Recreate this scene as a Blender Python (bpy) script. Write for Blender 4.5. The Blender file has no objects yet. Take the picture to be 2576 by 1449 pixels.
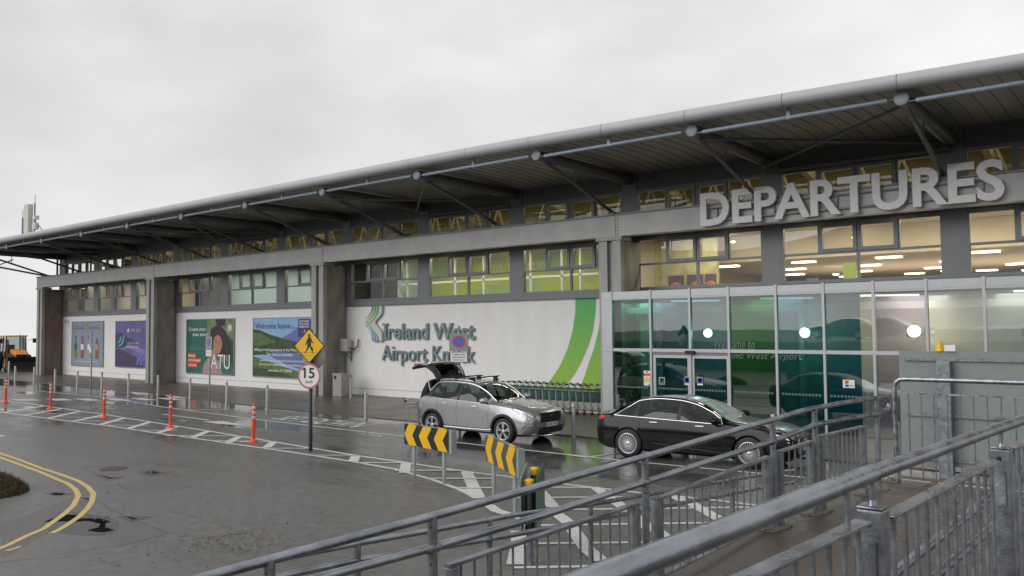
import bpy, bmesh, math, random
from mathutils import Vector, Matrix
random.seed(7)
R = math.radians
S = bpy.context.scene
COL = S.collection
# ------------------------------------------------------------------ camera
# world: X along the terminal front, Y from the road towards the terminal, Z up (metres)
FPX, YAW, PITCH, ROLL, EYE = 2052.26, 0.67735, 0.04674, -0.009483, 3.158
fw = Vector((-math.sin(YAW)*math.cos(PITCH), math.cos(YAW)*math.cos(PITCH), math.sin(PITCH)))
r0 = Vector((math.cos(YAW), math.sin(YAW), 0)); u0 = r0.cross(fw)
rt = math.cos(ROLL)*r0+math.sin(ROLL)*u0
up = -math.sin(ROLL)*r0+math.cos(ROLL)*u0
cam = bpy.data.cameras.new('camera'); camo = bpy.data.objects.new('camera', cam); COL.objects.link(camo)
cam.sensor_width = 36; cam.lens = FPX/2576*36; cam.clip_start = .1; cam.clip_end = 3000
m = Matrix((rt, up, -fw)).transposed().to_4x4(); m.translation = (0, 0, EYE); camo.matrix_world = m
S.camera = camo
# ------------------------------------------------------------------ sky and sun
SUN_EL, SUN_ROT = R(30), R(205)
w = bpy.data.worlds.new('World'); S.world = w; w.use_nodes = True
nt = w.node_tree; nt.nodes.clear()
def N(t, ty, **k):
    n = t.nodes.new(ty)
    for a, b in k.items(): setattr(n, a, b)
    return n
sky = N(nt, 'ShaderNodeTexSky', sky_type='NISHITA', sun_disc=False, sun_elevation=SUN_EL, sun_rotation=SUN_ROT)
tc = N(nt, 'ShaderNodeTexCoord'); mp = N(nt, 'ShaderNodeMapping'); mp.inputs['Scale'].default_value = (1, 1, 2.2)
no = N(nt, 'ShaderNodeTexNoise'); no.inputs['Scale'].default_value = 1.6; no.inputs['Detail'].default_value = 5; no.inputs['Roughness'].default_value = .5
rp = N(nt, 'ShaderNodeValToRGB')
rp.color_ramp.elements[0].position = .22; rp.color_ramp.elements[0].color = (.35, .355, .36, 1)
rp.color_ramp.elements[1].position = .72; rp.color_ramp.elements[1].color = (.76, .76, .76, 1)
b1 = N(nt, 'ShaderNodeBackground'); b1.inputs[1].default_value = .05
b2 = N(nt, 'ShaderNodeBackground'); b2.inputs[1].default_value = 1.0
mx = N(nt, 'ShaderNodeMixShader'); mx.inputs[0].default_value = .94
out = N(nt, 'ShaderNodeOutputWorld'); L = nt.links.new
L(tc.outputs['Generated'], mp.inputs[0]); L(mp.outputs[0], no.inputs['Vector']); L(no.outputs[0], rp.inputs[0])
L(sky.outputs[0], b1.inputs[0]); L(rp.outputs[0], b2.inputs[0]); L(b1.outputs[0], mx.inputs[1]); L(b2.outputs[0], mx.inputs[2]); L(mx.outputs[0], out.inputs[0])
sl = bpy.data.lights.new('sun', 'SUN'); sl.energy = 1.15; sl.angle = R(50); sl.color = (1, .98, .95)
so = bpy.data.objects.new('sun', sl); COL.objects.link(so); so.location = (0, 0, 60)
sd = Vector((math.sin(SUN_ROT)*math.cos(SUN_EL), math.cos(SUN_ROT)*math.cos(SUN_EL), math.sin(SUN_EL)))
so.rotation_euler = sd.to_track_quat('Z', 'Y').to_euler()
S.view_settings.view_transform = 'Standard'; S.view_settings.look = 'None'; S.view_settings.gamma = 1; S.view_settings.exposure = .42
S.view_settings.use_curve_mapping = False
try:
    S.cycles.max_bounces = 8; S.cycles.transparent_max_bounces = 12; S.cycles.caustics_reflective = False; S.cycles.caustics_refractive = False
except Exception: pass
# ------------------------------------------------------------------ measuring: photo pixel (2576 wide) -> point on a known plane
C0 = Vector((0, 0, EYE))
def ray(x, y): return fw+(x-1288)/FPX*rt-(y-724.5)/FPX*up
def gp(x, y, z=0.):
    d = ray(x, y); return C0+d*((z-EYE)/d.z)
def fp(x, y, Y):
    d = ray(x, y); return C0+d*(Y/d.y)
def vp(x, y, p, dr):
    d = ray(x, y); n = Vector((dr[1], -dr[0], 0)); t = (Vector(p)-C0).dot(n)/d.dot(n); return C0+d*t
def Z(ox, oy, s=2.68333): return lambda x, y: ((ox+x/s)/1.490683, (oy+y/s)/1.490683)
# ------------------------------------------------------------------ materials
MATS = {}
def mat(name, col, rough=.5, metal=0., var=.12, scale=6., bump=0., spec=.5, emit=None, es=1., stretch=None, rvar=0., coat=0., col2=None, bscale=None):
    if name in MATS: return MATS[name]
    m = bpy.data.materials.new(name); m.use_nodes = True; t = m.node_tree; b = t.nodes['Principled BSDF']
    b.inputs['Roughness'].default_value = rough; b.inputs['Metallic'].default_value = metal
    b.inputs['Specular IOR Level'].default_value = spec; b.inputs['Coat Weight'].default_value = coat; b.inputs['Coat Roughness'].default_value = .05
    tc = N(t, 'ShaderNodeTexCoord'); mp = N(t, 'ShaderNodeMapping'); t.links.new(tc.outputs['Object'], mp.inputs[0])
    if stretch: mp.inputs['Scale'].default_value = stretch
    no = N(t, 'ShaderNodeTexNoise'); no.inputs['Scale'].default_value = scale; no.inputs['Detail'].default_value = 6; no.inputs['Roughness'].default_value = .6
    t.links.new(mp.outputs[0], no.inputs['Vector'])
    rp = N(t, 'ShaderNodeValToRGB'); e = rp.color_ramp.elements
    e[0].position = .3; e[1].position = .7
    c2 = col2 or tuple(min(1, c*(1+var)) for c in col); c1 = col if col2 else tuple(c*(1-var) for c in col)
    e[0].color = (*c1, 1); e[1].color = (*c2, 1)
    t.links.new(no.outputs[0], rp.inputs[0]); t.links.new(rp.outputs[0], b.inputs['Base Color'])
    if rvar:
        mr = N(t, 'ShaderNodeMapRange'); mr.inputs[1].default_value = .3; mr.inputs[2].default_value = .7
        mr.inputs[3].default_value = max(.02, rough-rvar); mr.inputs[4].default_value = min(1, rough+rvar)
        t.links.new(no.outputs[0], mr.inputs[0]); t.links.new(mr.outputs[0], b.inputs['Roughness'])
    if bump:
        bn = N(t, 'ShaderNodeTexNoise'); bn.inputs['Scale'].default_value = bscale or scale*8; bn.inputs['Detail'].default_value = 4
        t.links.new(mp.outputs[0], bn.inputs['Vector'])
        bu = N(t, 'ShaderNodeBump'); bu.inputs['Strength'].default_value = bump; bu.inputs['Distance'].default_value = .01
        t.links.new(bn.outputs[0], bu.inputs['Height']); t.links.new(bu.outputs[0], b.inputs['Normal'])
    if emit:
        b.inputs['Emission Color'].default_value = (*emit, 1); b.inputs['Emission Strength'].default_value = es
    MATS[name] = m; return m
def glass(name, tint, refl=.06, see=1., rough=.01, boost=.8):
    # thin pane: what is behind, tinted, plus a Fresnel reflection
    if name in MATS: return MATS[name]
    m = bpy.data.materials.new(name); m.use_nodes = True; t = m.node_tree; t.nodes.clear()
    tr = N(t, 'ShaderNodeBsdfTransparent'); tr.inputs[0].default_value = (*[c*see for c in tint], 1)
    gl = N(t, 'ShaderNodeBsdfGlossy'); gl.inputs[0].default_value = (.95, .97, .97, 1); gl.inputs['Roughness'].default_value = rough
    lw = N(t, 'ShaderNodeLayerWeight'); lw.inputs[0].default_value = .5
    fr = N(t, 'ShaderNodeMath', operation='POWER'); fr.inputs[1].default_value = 4.; t.links.new(lw.outputs['Facing'], fr.inputs[0])
    ma = N(t, 'ShaderNodeMath', operation='MULTIPLY_ADD'); ma.inputs[1].default_value = boost; ma.inputs[2].default_value = refl; ma.use_clamp = True
    no = N(t, 'ShaderNodeTexNoise'); no.inputs['Scale'].default_value = 1.1; bu = N(t, 'ShaderNodeBump'); bu.inputs['Strength'].default_value = .03; bu.inputs['Distance'].default_value = .02
    tc = N(t, 'ShaderNodeTexCoord'); t.links.new(tc.outputs['Object'], no.inputs['Vector']); t.links.new(no.outputs[0], bu.inputs['Height']); t.links.new(bu.outputs[0], gl.inputs['Normal'])
    mx = N(t, 'ShaderNodeMixShader'); o = N(t, 'ShaderNodeOutputMaterial')
    t.links.new(fr.outputs[0], ma.inputs[0]); t.links.new(ma.outputs[0], mx.inputs[0]); t.links.new(tr.outputs[0], mx.inputs[1]); t.links.new(gl.outputs[0], mx.inputs[2]); t.links.new(mx.outputs[0], o.inputs[0])
    MATS[name] = m; return m
def lamp_mat(name, col, st):
    if name in MATS: return MATS[name]
    return mat(name, (.8, .8, .8), emit=col, es=st)
# ------------------------------------------------------------------ mesh builder
class MB:
    def __init__(s): s.v = []; s.f = []; s.mi = []; s.sm = []; s.M = None
    def add(s, vs, fs, mi=0, smooth=False):
        o = len(s.v)
        s.v += [(s.M@Vector(v)) if s.M else Vector(v) for v in vs]
        for f in fs: s.f.append([i+o for i in f]); s.mi.append(mi); s.sm.append(smooth)
        return s
    def box(s, x0, x1, y0, y1, z0, z1, mi=0):
        v = [(x, y, z) for z in (z0, z1) for y in (y0, y1) for x in (x0, x1)]
        return s.add(v, [(0, 2, 3, 1), (4, 5, 7, 6), (0, 1, 5, 4), (2, 6, 7, 3), (0, 4, 6, 2), (1, 3, 7, 5)], mi)
    def bar(s, a, b, w, h, upv=(0, 0, 1), mi=0):
        a = Vector(a); b = Vector(b); d = (b-a).normalized(); u = Vector(upv)
        if abs(d.dot(u)) > .99: u = Vector((0, 1, 0))
        sd = d.cross(u).normalized()*w/2; u2 = sd.cross(d).normalized()*h/2
        v = [p+i*sd+j*u2 for p in (a, b) for i, j in ((-1, -1), (1, -1), (1, 1), (-1, 1))]
        return s.add(v, [(0, 3, 2, 1), (4, 5, 6, 7), (0, 1, 5, 4), (1, 2, 6, 5), (2, 3, 7, 6), (3, 0, 4, 7)], mi)
    def tube(s, pts, r, n=12, mi=0, cap=True):
        pts = [Vector(p) for p in pts]; rs = r if isinstance(r, (list, tuple)) else [r]*len(pts)
        vs = []; fs = []; ref = None
        for i, p in enumerate(pts):
            a = pts[max(0, i-1)]; b = pts[min(len(pts)-1, i+1)]; d = (b-a).normalized()
            if ref is None:
                ref = Vector((0, 0, 1)) if abs(d.z) < .9 else Vector((1, 0, 0))
            u = (ref-d*ref.dot(d)).normalized(); ref = u; sd = d.cross(u)
            for k in range(n):
                an = 2*math.pi*k/n; vs.append(p+rs[i]*(math.cos(an)*u+math.sin(an)*sd))
        for i in range(len(pts)-1):
            for k in range(n):
                k2 = (k+1) % n; fs.append((i*n+k, i*n+k2, (i+1)*n+k2, (i+1)*n+k))
        s.add(vs, fs, mi, True)
        if cap:
            s.add([vs[k] for k in range(n)], [tuple(range(n))], mi); s.add([vs[(len(pts)-1)*n+k] for k in range(n)], [tuple(range(n))[::-1]], mi)
        return s
    def lathe(s, prof, c=(0, 0, 0), n=24, axis='z', mi=0):
        c = Vector(c); vs = []; fs = []
        for r, h in prof:
            for k in range(n):
                a = 2*math.pi*k/n; x, y = r*math.cos(a), r*math.sin(a)
                vs.append(c+(Vector((x, y, h)) if axis == 'z' else Vector((x, h, y)) if axis == 'y' else Vector((h, x, y))))
        for i in range(len(prof)-1):
            for k in range(n):
                k2 = (k+1) % n; fs.append((i*n+k, i*n+k2, (i+1)*n+k2, (i+1)*n+k))
        return s.add(vs, fs, mi, True)
    def poly(s, pts, mi=0): return s.add(pts, [tuple(range(len(pts)))], mi)
    def prism(s, pts, ext, mi=0):
        n = len(pts); e = Vector(ext); a = [Vector(p) for p in pts]
        s.add(a+[p+e for p in a], [tuple(range(n)), tuple(range(n, 2*n))[::-1]]+[(i, (i+1) % n, (i+1) % n+n, i+n) for i in range(n)], mi); return s
    def strip(s, pts, wd, z, mi=0):     # flat ribbon on the ground
        pts = [Vector((p[0], p[1], 0)) for p in pts]; vs = []
        for i, p in enumerate(pts):
            d = (pts[min(i+1, len(pts)-1)]-pts[max(0, i-1)]).normalized(); nn = Vector((-d.y, d.x, 0))*wd/2
            for q in (p+nn, p-nn): vs.append((q.x, q.y, z))
        return s.add(vs, [(2*i, 2*i+1, 2*i+3, 2*i+2) for i in range(len(pts)-1)], mi)
    def build(s, name, mats, parent=None, origin=None, bevel=0, recalc=True):
        me = bpy.data.meshes.new(name)
        o = Vector(origin) if origin is not None else (wloc(parent) if parent else Vector((0, 0, 0)))
        me.from_pydata([tuple(v-o) for v in s.v], [], s.f)
        for i, p in enumerate(me.polygons): p.material_index = s.mi[i]; p.use_smooth = s.sm[i]
        if recalc:
            bm = bmesh.new(); bm.from_mesh(me); bmesh.ops.recalc_face_normals(bm, faces=bm.faces); bm.to_mesh(me); bm.free()
        for q in (mats if isinstance(mats, (list, tuple)) else [mats]): me.materials.append(q)
        ob = bpy.data.objects.new(name, me); COL.objects.link(ob)
        if parent:
            ob.parent = parent; ob.location = o-wloc(parent)
        else: ob.location = o
        if bevel:
            b = ob.modifiers.new('bevel', 'BEVEL'); b.width = bevel; b.segments = 2; b.limit_method = 'ANGLE'
        return ob
def wloc(o):
    l = Vector(o.location)
    while o.parent: o = o.parent; l += Vector(o.location)
    return l
def tag(o, label=None, cat=None, group=None, kind=None):
    if label: o['label'] = label
    if cat: o['category'] = cat
    if group: o['group'] = group
    if kind: o['kind'] = kind
    return o
def thing(name, loc, label, cat, group=None):
    o = bpy.data.objects.new(name, None); COL.objects.link(o); o.location = loc; o.empty_display_size = .2
    return tag(o, label, cat, group)
def dup(o, loc=None, rz=None, label=None, parent=None):
    c = o.copy(); COL.objects.link(c)
    if parent: c.parent = parent
    if loc is not None: c.location = loc
    if rz is not None: c.rotation_euler = (0, 0, rz)
    if label: c['label'] = label
    for ch in list(o.children): dup(ch, parent=c)
    return c
def text_mb(body, w, h, depth=0., bold=0., shear=0., space=1.):
    cu = bpy.data.curves.new('t', 'FONT'); cu.body = body; cu.extrude = depth/2; cu.offset = bold; cu.shear = shear; cu.resolution_u = 4; cu.space_character = space
    ob = bpy.data.objects.new('t', cu); COL.objects.link(ob)
    dg = bpy.context.evaluated_depsgraph_get(); me = bpy.data.meshes.new_from_object(ob.evaluated_get(dg))
    vs = [v.co.copy() for v in me.vertices]; fs = [tuple(p.vertices) for p in me.polygons]
    bpy.data.objects.remove(ob); bpy.data.curves.remove(cu); bpy.data.meshes.remove(me)
    if not vs: return [], [], (0, 0, 0, 0)
    x0 = min(v.x for v in vs); x1 = max(v.x for v in vs); y0 = min(v.y for v in vs); y1 = max(v.y for v in vs)
    return vs, fs, (x0, x1, y0, y1)
def text_fit(body, w, h, depth=0., bold=0., align='l', **k):
    # verts fitted in a w x h box, lower left at origin, z = thickness
    vs, fs, (x0, x1, y0, y1) = text_mb(body, w, h, 0.02 if depth else 0., bold, **k)
    sx = w/(x1-x0) if w else h/(y1-y0); sy = h/(y1-y0) if h else sx
    return [Vector(((v.x-x0)*sx, (v.y-y0)*sy, (v.z/.01*depth/2) if depth else 0)) for v in vs], fs
def wall_text(mb, body, x, z, w, h, Y, depth=0., bold=0., mi=0, **k):   # text standing on a plane Y=const facing -Y
    vs, fs = text_fit(body, w, h, depth, bold, **k)
    mb.add([(x+v.x, Y-v.z, z+v.y) for v in vs], fs, mi)
    return mb
def letters(parent, body, x, z, w, h, Y, depth, bold, mt, name='letter', caps='H'):
    # every glyph a mesh of its own, fitted so that the whole word has width w and its capitals height h
    _, _, b = text_mb(body, 0, 0, 0, bold); _, _, bc = text_mb(caps, 0, 0, 0, bold)
    sx = w/(b[1]-b[0]); sy = h/(bc[3]-bc[2]); x0 = b[0]; base = bc[2]
    for i, ch in enumerate(body):
        if ch == ' ': continue
        _, _, bp = text_mb(body[:i+1], 0, 0, 0, bold); vs, fs, bb = text_mb(ch, 0, 0, .02, bold)
        off = bp[1]-bb[1]
        mb = MB(); mb.add([(x+(v.x+off-x0)*sx, Y-v.z/.01*depth/2, z+(v.y-base)*sy) for v in vs], fs, 0)
        mb.build(name, mt, parent, recalc=False)
# ------------------------------------------------------------------ palette
M_white = mat('white_render', (.86, .85, .85), .7, scale=1.1, bump=.15, bscale=60, stretch=(1.6, 1, .3), col2=(.79, .78, .775))
M_conc = mat('column_concrete', (.17, .16, .14), .7, var=.3, scale=2.2, bump=.3, stretch=(1, 1, .35), col2=(.30, .285, .25))
M_conc_l = mat('steel_flange', (.33, .33, .32), .5, metal=.2, var=.15, scale=3, stretch=(1, 1, .3))
M_beam = mat('beam_galvanised', (.36, .36, .36), .5, metal=.25, var=.14, scale=1.3, bump=.1, col2=(.46, .46, .455))
M_frame = mat('frame_grey', (.17, .18, .195), .45, metal=.3, var=.05)
M_frame_d = mat('panel_dark_grey', (.11, .115, .125), .5, var=.08)
M_arm = mat('arm_dark_steel', (.10, .105, .11), .5, metal=.3, var=.1)
M_soff = mat('soffit_metal', (.34, .335, .32), .5, metal=.0, var=.15, scale=.5, col2=(.41, .40, .385))
M_lip = mat('gutter_tube_metal', (.40, .41, .43), .5, metal=.0, var=.06, scale=.6, stretch=(.2, 1, 1))
M_pipe = mat('blue_grey_pipe', (.30, .36, .43), .45, metal=.1, var=.1, scale=4)
M_cap = mat('node_cap', (.29, .33, .37), .5, metal=.0, var=.05)
M_dark = mat('black_plastic', (.012, .012, .013), .5, var=.1)
M_galv = mat('rail_galvanised', (.17, .185, .21), .30, metal=.88, var=.3, scale=8, bump=.15, rvar=.14, col2=(.42, .44, .48), bscale=60, stretch=(1, .5, 1))
M_galv_l = mat('post_galvanised', (.14, .152, .168), .42, metal=.6, var=.25, scale=11, bump=.2, rvar=.12, col2=(.30, .32, .345))
M_rust = mat('rusty_plate', (.10, .075, .05), .6, var=.4, scale=20, col2=(.22, .19, .15))
M_ss = mat('brushed_steel', (.50, .50, .48), .32, metal=.7, var=.1, scale=5, stretch=(1, 1, .2))
M_porch = mat('porch_frame', (.46, .48, .50), .4, metal=.35, var=.04)
M_paint = mat('road_paint', (.46, .455, .44), .5, var=.12, scale=16, col2=(.72, .72, .70))
M_yel = mat('yellow_line', (.50, .36, .12), .55, var=.3, scale=14, col2=(.62, .46, .18))
M_grey_sign = mat('sign_grey', (.27, .30, .28), .5)
M_blk = mat('sign_black', (.015, .015, .016), .45, var=.05)
M_ylw = mat('sign_yellow', (.80, .47, .015), .4, var=.04)
M_wht = mat('sign_white', (.76, .76, .76), .4, var=.03)
M_redf = mat('faded_red', (.50, .17, .18), .45, var=.08)
M_red = mat('sign_red', (.65, .04, .04), .4, var=.05)
M_blu = mat('sign_blue', (.03, .17, .62), .4, var=.05)
M_orange = mat('delineator_orange', (.80, .085, .03), .45, var=.05)
M_refl = mat('reflective_band', (.62, .68, .72), .3, metal=.3)
def flat(name, c, r=.4): return mat(name, c, r, var=.03)

# ================================================================== GROUND
def asphalt_mat():
    m = bpy.data.materials.new('wet_asphalt'); m.use_nodes = True; t = m.node_tree; b = t.nodes['Principled BSDF']; L = t.links.new
    geo = N(t, 'ShaderNodeNewGeometry'); sep = N(t, 'ShaderNodeSeparateXYZ'); L(geo.outputs['Position'], sep.inputs[0])
    def noise(s, d=4, r=.55, st=None):
        n = N(t, 'ShaderNodeTexNoise'); n.inputs['Scale'].default_value = s; n.inputs['Detail'].default_value = d; n.inputs['Roughness'].default_value = r
        if st:
            mp = N(t, 'ShaderNodeMapping'); mp.inputs['Scale'].default_value = st; L(geo.outputs['Position'], mp.inputs[0]); L(mp.outputs[0], n.inputs['Vector'])
        else: L(geo.outputs['Position'], n.inputs['Vector'])
        return n.outputs[0]
    def mrange(src, a, b_, c, d):
        n = N(t, 'ShaderNodeMapRange'); n.inputs[1].default_value = a; n.inputs[2].default_value = b_; n.inputs[3].default_value = c; n.inputs[4].default_value = d; L(src, n.inputs[0]); return n.outputs[0]
    def mth(op, a, b_):
        n = N(t, 'ShaderNodeMath', operation=op); n.use_clamp = True
        for i, q in enumerate((a, b_)):
            if isinstance(q, (int, float)): n.inputs[i].default_value = q
            else: L(q, n.inputs[i])
        return n.outputs[0]
    big = noise(.33, 5, .6, (.55, 1.6, 1)); fine = noise(70, 3, .7); mid = noise(5, 5, .65)
    cr = N(t, 'ShaderNodeValToRGB'); cr.color_ramp.elements[0].position = .3; cr.color_ramp.elements[1].position = .75
    cr.color_ramp.elements[0].color = (.086, .084, .083, 1); cr.color_ramp.elements[1].color = (.262, .258, .252, 1)
    L(fine, cr.inputs[0])
    cr2 = N(t, 'ShaderNodeValToRGB'); cr2.color_ramp.elements[0].position = .3; cr2.color_ramp.elements[1].position = .75
    cr2.color_ramp.elements[0].color = (.55, .55, .55, 1); cr2.color_ramp.elements[1].color = (1.15, 1.13, 1.1, 1)
    L(mid, cr2.inputs[0])
    mu = N(t, 'ShaderNodeMix', data_type='RGBA', blend_type='MULTIPLY'); mu.inputs[0].default_value = .8; L(cr.outputs[0], mu.inputs[6]); L(cr2.outputs[0], mu.inputs[7])
    # how much standing water: a lot in the set-down lane by the kerb, less on the near lane
    lane = mrange(sep.outputs[1], 12.5, 16.5, 0, .30)
    wet = mth('ADD', mrange(big, .50, .68, 0, 1), lane)
    vd = N(t, 'ShaderNodeVectorMath', operation='DISTANCE'); L(geo.outputs['Position'], vd.inputs[0]); vd.inputs[1].default_value = (-13.2, 17.3, 0)
    wet = mth('ADD', wet, mth('MULTIPLY', mrange(vd.outputs['Value'], 1.5, 5.5, 1, 0), mrange(big, .3, .5, .4, 1)))
    wet = mth('ADD', wet, mth('MULTIPLY', mrange(sep.outputs[1], 17.8, 19.2, 0, .75), mrange(mid, .35, .6, .3, 1)))
    wet2 = mth('MULTIPLY', wet, mrange(sep.outputs[1], 9., 17, .45, 1.))
    dk = N(t, 'ShaderNodeMix', data_type='RGBA', blend_type='MULTIPLY'); L(wet2, dk.inputs[0]); L(mu.outputs[2], dk.inputs[6]); dk.inputs[7].default_value = (.42, .42, .43, 1)
    L(dk.outputs[2], b.inputs['Base Color'])
    ro = mrange(wet2, 0, .9, .36, .045); L(ro, b.inputs['Roughness'])
    b.inputs['Specular IOR Level'].default_value = .5; b.inputs['IOR'].default_value = 1.36
    bu = N(t, 'ShaderNodeBump'); bu.inputs['Distance'].default_value = .012; L(fine, bu.inputs['Height']); L(mrange(wet2, 0, .7, .55, .03), bu.inputs['Strength'])
    L(bu.outputs[0], b.inputs['Normal']); return m
M_asph = asphalt_mat()
g = MB()
xs = [-1600, -600, -250, -120, -92, -60, -30, 0, 40, 300, 1600]; zs = [-90, -30, -9, -1.5, 0, 0, 0, 0, 0, 0, 0]
ys = [-1500, -200, -30, 0, 15, 30, 60, 200, 1500]
for x, z in zip(xs, zs):
    for y in ys: g.v.append(Vector((x, y, z)))
for i in range(len(xs)-1):
    for j in range(len(ys)-1):
        a = i*len(ys)+j; g.f.append([a, a+len(ys), a+len(ys)+1, a+1]); g.mi.append(0); g.sm.append(False)
tag(g.build('ground', M_asph, origin=(0, 0, 0)), kind='structure')
# pavement in front of the terminal
def pave_mat():
    m = mat('pavement_slabs', (.085, .073, .058), .38, var=.3, scale=.7, bump=.2, rvar=.12, col2=(.125, .108, .088), bscale=40)
    t = m.node_tree; b = t.nodes['Principled BSDF']; tc = N(t, 'ShaderNodeTexCoord')
    br = N(t, 'ShaderNodeTexBrick'); br.inputs['Scale'].default_value = 1; br.inputs['Mortar Size'].default_value = .012; br.inputs['Brick Width'].default_value = .42; br.inputs['Row Height'].default_value = .42
    br.inputs[1].default_value = (1, 1, 1, 1); br.inputs[2].default_value = (.9, .9, .9, 1); br.inputs[3].default_value = (.7, .7, .7, 1)
    t.links.new(tc.outputs['Object'], br.inputs['Vector'])
    src = b.inputs['Base Color'].links[0].from_socket
    mu = N(t, 'ShaderNodeMix', data_type='RGBA', blend_type='MULTIPLY'); mu.inputs[0].default_value = .8
    t.links.new(src, mu.inputs[6]); t.links.new(br.outputs[0], mu.inputs[7]); t.links.new(mu.outputs[2], b.inputs['Base Color']); return m
kerb = [(-75, 21.4), (-56.6, 20.9), (-47, 20.3), (-38.4, 20.35), (-31, 19.6), (-24.8, 19.25), (-13, 19.35), (-6, 19.3), (6, 19.1)]
pv = MB(); pv.prism([(x, y, -.05) for x, y in kerb]+[(6, 40, -.05), (-75, 40, -.05)], (0, 0, .075))
tag(pv.build('pavement', pave_mat(), origin=(0, 0, 0)), kind='structure')
# ---- painted markings on the road (each set one object)
def mark(name, strips, mt=M_paint, z=.004):
    mb = MB()
    for i, (pts, wd) in enumerate(strips):
        P = [gp(*p) for p in pts]; mb.strip(P, wd, z+.00035*i)
    return tag(mb.build(name, mt, origin=(0, 0, 0)), kind='structure')
a = Z(0, 1150); c = Z(900, 1620); d = Z(1920, 1620); e = Z(900, 1150); k = Z(2200, 1350, 2.862); f3 = Z(2880, 1620)
UP = [a(0, 945), a(130, 960), a(250, 970), a(440, 998), a(620, 1025), a(800, 1052), a(1060, 1085), a(1260, 1120), a(1510, 1160), a(1790, 1205), a(2090, 1250), a(2410, 1305)]
UP += [c(0, 42), c(340, 100), c(770, 172), c(1190, 240), c(1690, 312), c(2280, 400), c(2576, 435)]
LO = [a(0, 1062), a(250, 1095), a(480, 1125), a(730, 1158), a(1010, 1190), a(1290, 1228), a(1590, 1275), a(1930, 1320), a(2290, 1375)]
LO += [c(0, 130), c(250, 165), c(680, 228), c(1110, 295), c(1560, 375), c(1760, 430), c(1940, 480), c(2200, 575), c(2400, 668)]
st = [(UP, .11), (LO, .11)]
thick = [((0, 1080-5), (250, 972)), ((250-20, 1093), (430, 1000)), ((480, 1125), (620, 1030)), ((730, 1158), (815, 1055)), ((1010, 1190), (1060, 1095))]
thick = [(a(0, 1020), a(130, 968)), (a(20, 1070), a(265, 975)), (a(260, 1092), a(440, 1000)), (a(490, 1125), a(620, 1028)), (a(740, 1158), a(810, 1056)), (a(1010, 1190), a(1060, 1090))]
thick = [(a(x1, y1), a(x2, y2)) for x1, y1, x2, y2 in ((20, 1068, 250, 972), (250, 1092, 440, 1000), (480, 1124, 620, 1028), (730, 1156, 810, 1055), (1010, 1188, 1245, 1122), (1290, 1228, 1510, 1162), (1590, 1272, 1780, 1208), (1930, 1320, 2090, 1255), (2290, 1372, 2410, 1308))]
thick[2] = (a(490, 1123), a(800, 1055)); thick[1] = (a(250, 1092), a(620, 1027)); thick[0] = (a(20, 1068), a(440, 1000)); thick[3] = (a(740, 1155), a(1050, 1088))
thick += [(c(265, 160), c(335, 105)), (c(1140, 300), c(1165, 242)), (c(1655, 412), c(1672, 315))]
st += [([p, q], .24) for p, q in thick]
st += [([a(x1, y), a(x2, y+dy)], .10) for x1, x2, y, dy in ((0, 250, 1000, -5), (80, 620, 1050, 0), (300, 800, 1078, 5), (600, 1050, 1112, 8), (820, 1250, 1152, 8), (1080, 1500, 1195, 5), (1360, 1780, 1245, 8), (1660, 2410, 1300, 5), (2100, 2576, 1350, 10))]
st += [([c(x1, y), c(x2, y)], .10) for x1, x2, y in ((0, 330, 103), (320, 770, 168), (740, 1190, 238), (1190, 1680, 313), (1560, 2230, 390), (1900, 2560, 472), (2200, 2576, 566))]
mark('hatched_separator', st)
st = [([c(2576, 435), d(540, 527), d(980, 577), d(1180, 602), d(1300, 614)], .10), ([c(2280, 402), c(2330, 510), c(2400, 660)], .25), ([c(2240, 575), c(2400, 668)], .2), ([c(2500, 735), c(2576, 790), d(130, 880)], .2)]
st += [([d(x1, y1), d(x2, y2)], .095) for x1, y1, x2, y2 in ((0, 555, 880, 560), (0, 662, 1180, 655), (590, 782, 2420, 758), (60, 945, 2050, 915), (240, 1125, 1430, 1112), (10, 1368, 780, 1355), (1480, 650, 1620, 645))]
st += [([d(x1, y1), d(x2, y2)], .23) for x1, y1, x2, y2 in ((285, 600, 420, 760), (440, 820, 560, 910), (560, 910, 760, 1190), (760, 1190, 900, 1300), (845, 565, 1165, 795), (1165, 795, 1410, 1000), (1410, 960, 1570, 1085), (1620, 650, 1840, 745), (1790, 715, 2100, 890), (60, 1000, 70, 1130), (70, 1130, 30, 1340))]
st += [([d(1620, 647), d(2150, 705), d(2470, 745)], .11)]
mark('hatched_box', st, z=.0045)
st = [([a(230, 835), a(1110, 920), a(1640, 1010), a(2576, 1135), e(850, 1215), e(1640, 1305), e(2430, 1395), k(340, 1075), k(1000, 1138), k(1900, 1222), k(2340, 1262)], .10)]
st += [([a(1640, 1083), a(2100, 1143)], .12), ([e(0, 1190), e(70, 1200)], .1), ([a(1840, 1038), a(2576, 1031)], .08), ([e(420, 1165), e(1180, 1142)], .08), ([k(0, 1045), k(370, 1000)], .09), ([k(-200, 1020), k(0, 1047)], .09),
       ([a(240, 800), a(560, 812)], .07), ([a(540, 868), a(1300, 842)], .07), ([a(100, 905), a(340, 925)], .08), ([e(240, 1035), e(680, 1072)], .08)]
mark('bay_lines', st, z=.005)
mb = MB()
mb.poly([tuple(gp(*a(x, y)))[:2]+(.0045,) for x, y in ((2040, 1155), (2250, 1153), (2490, 1200), (2180, 1178))])
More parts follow.
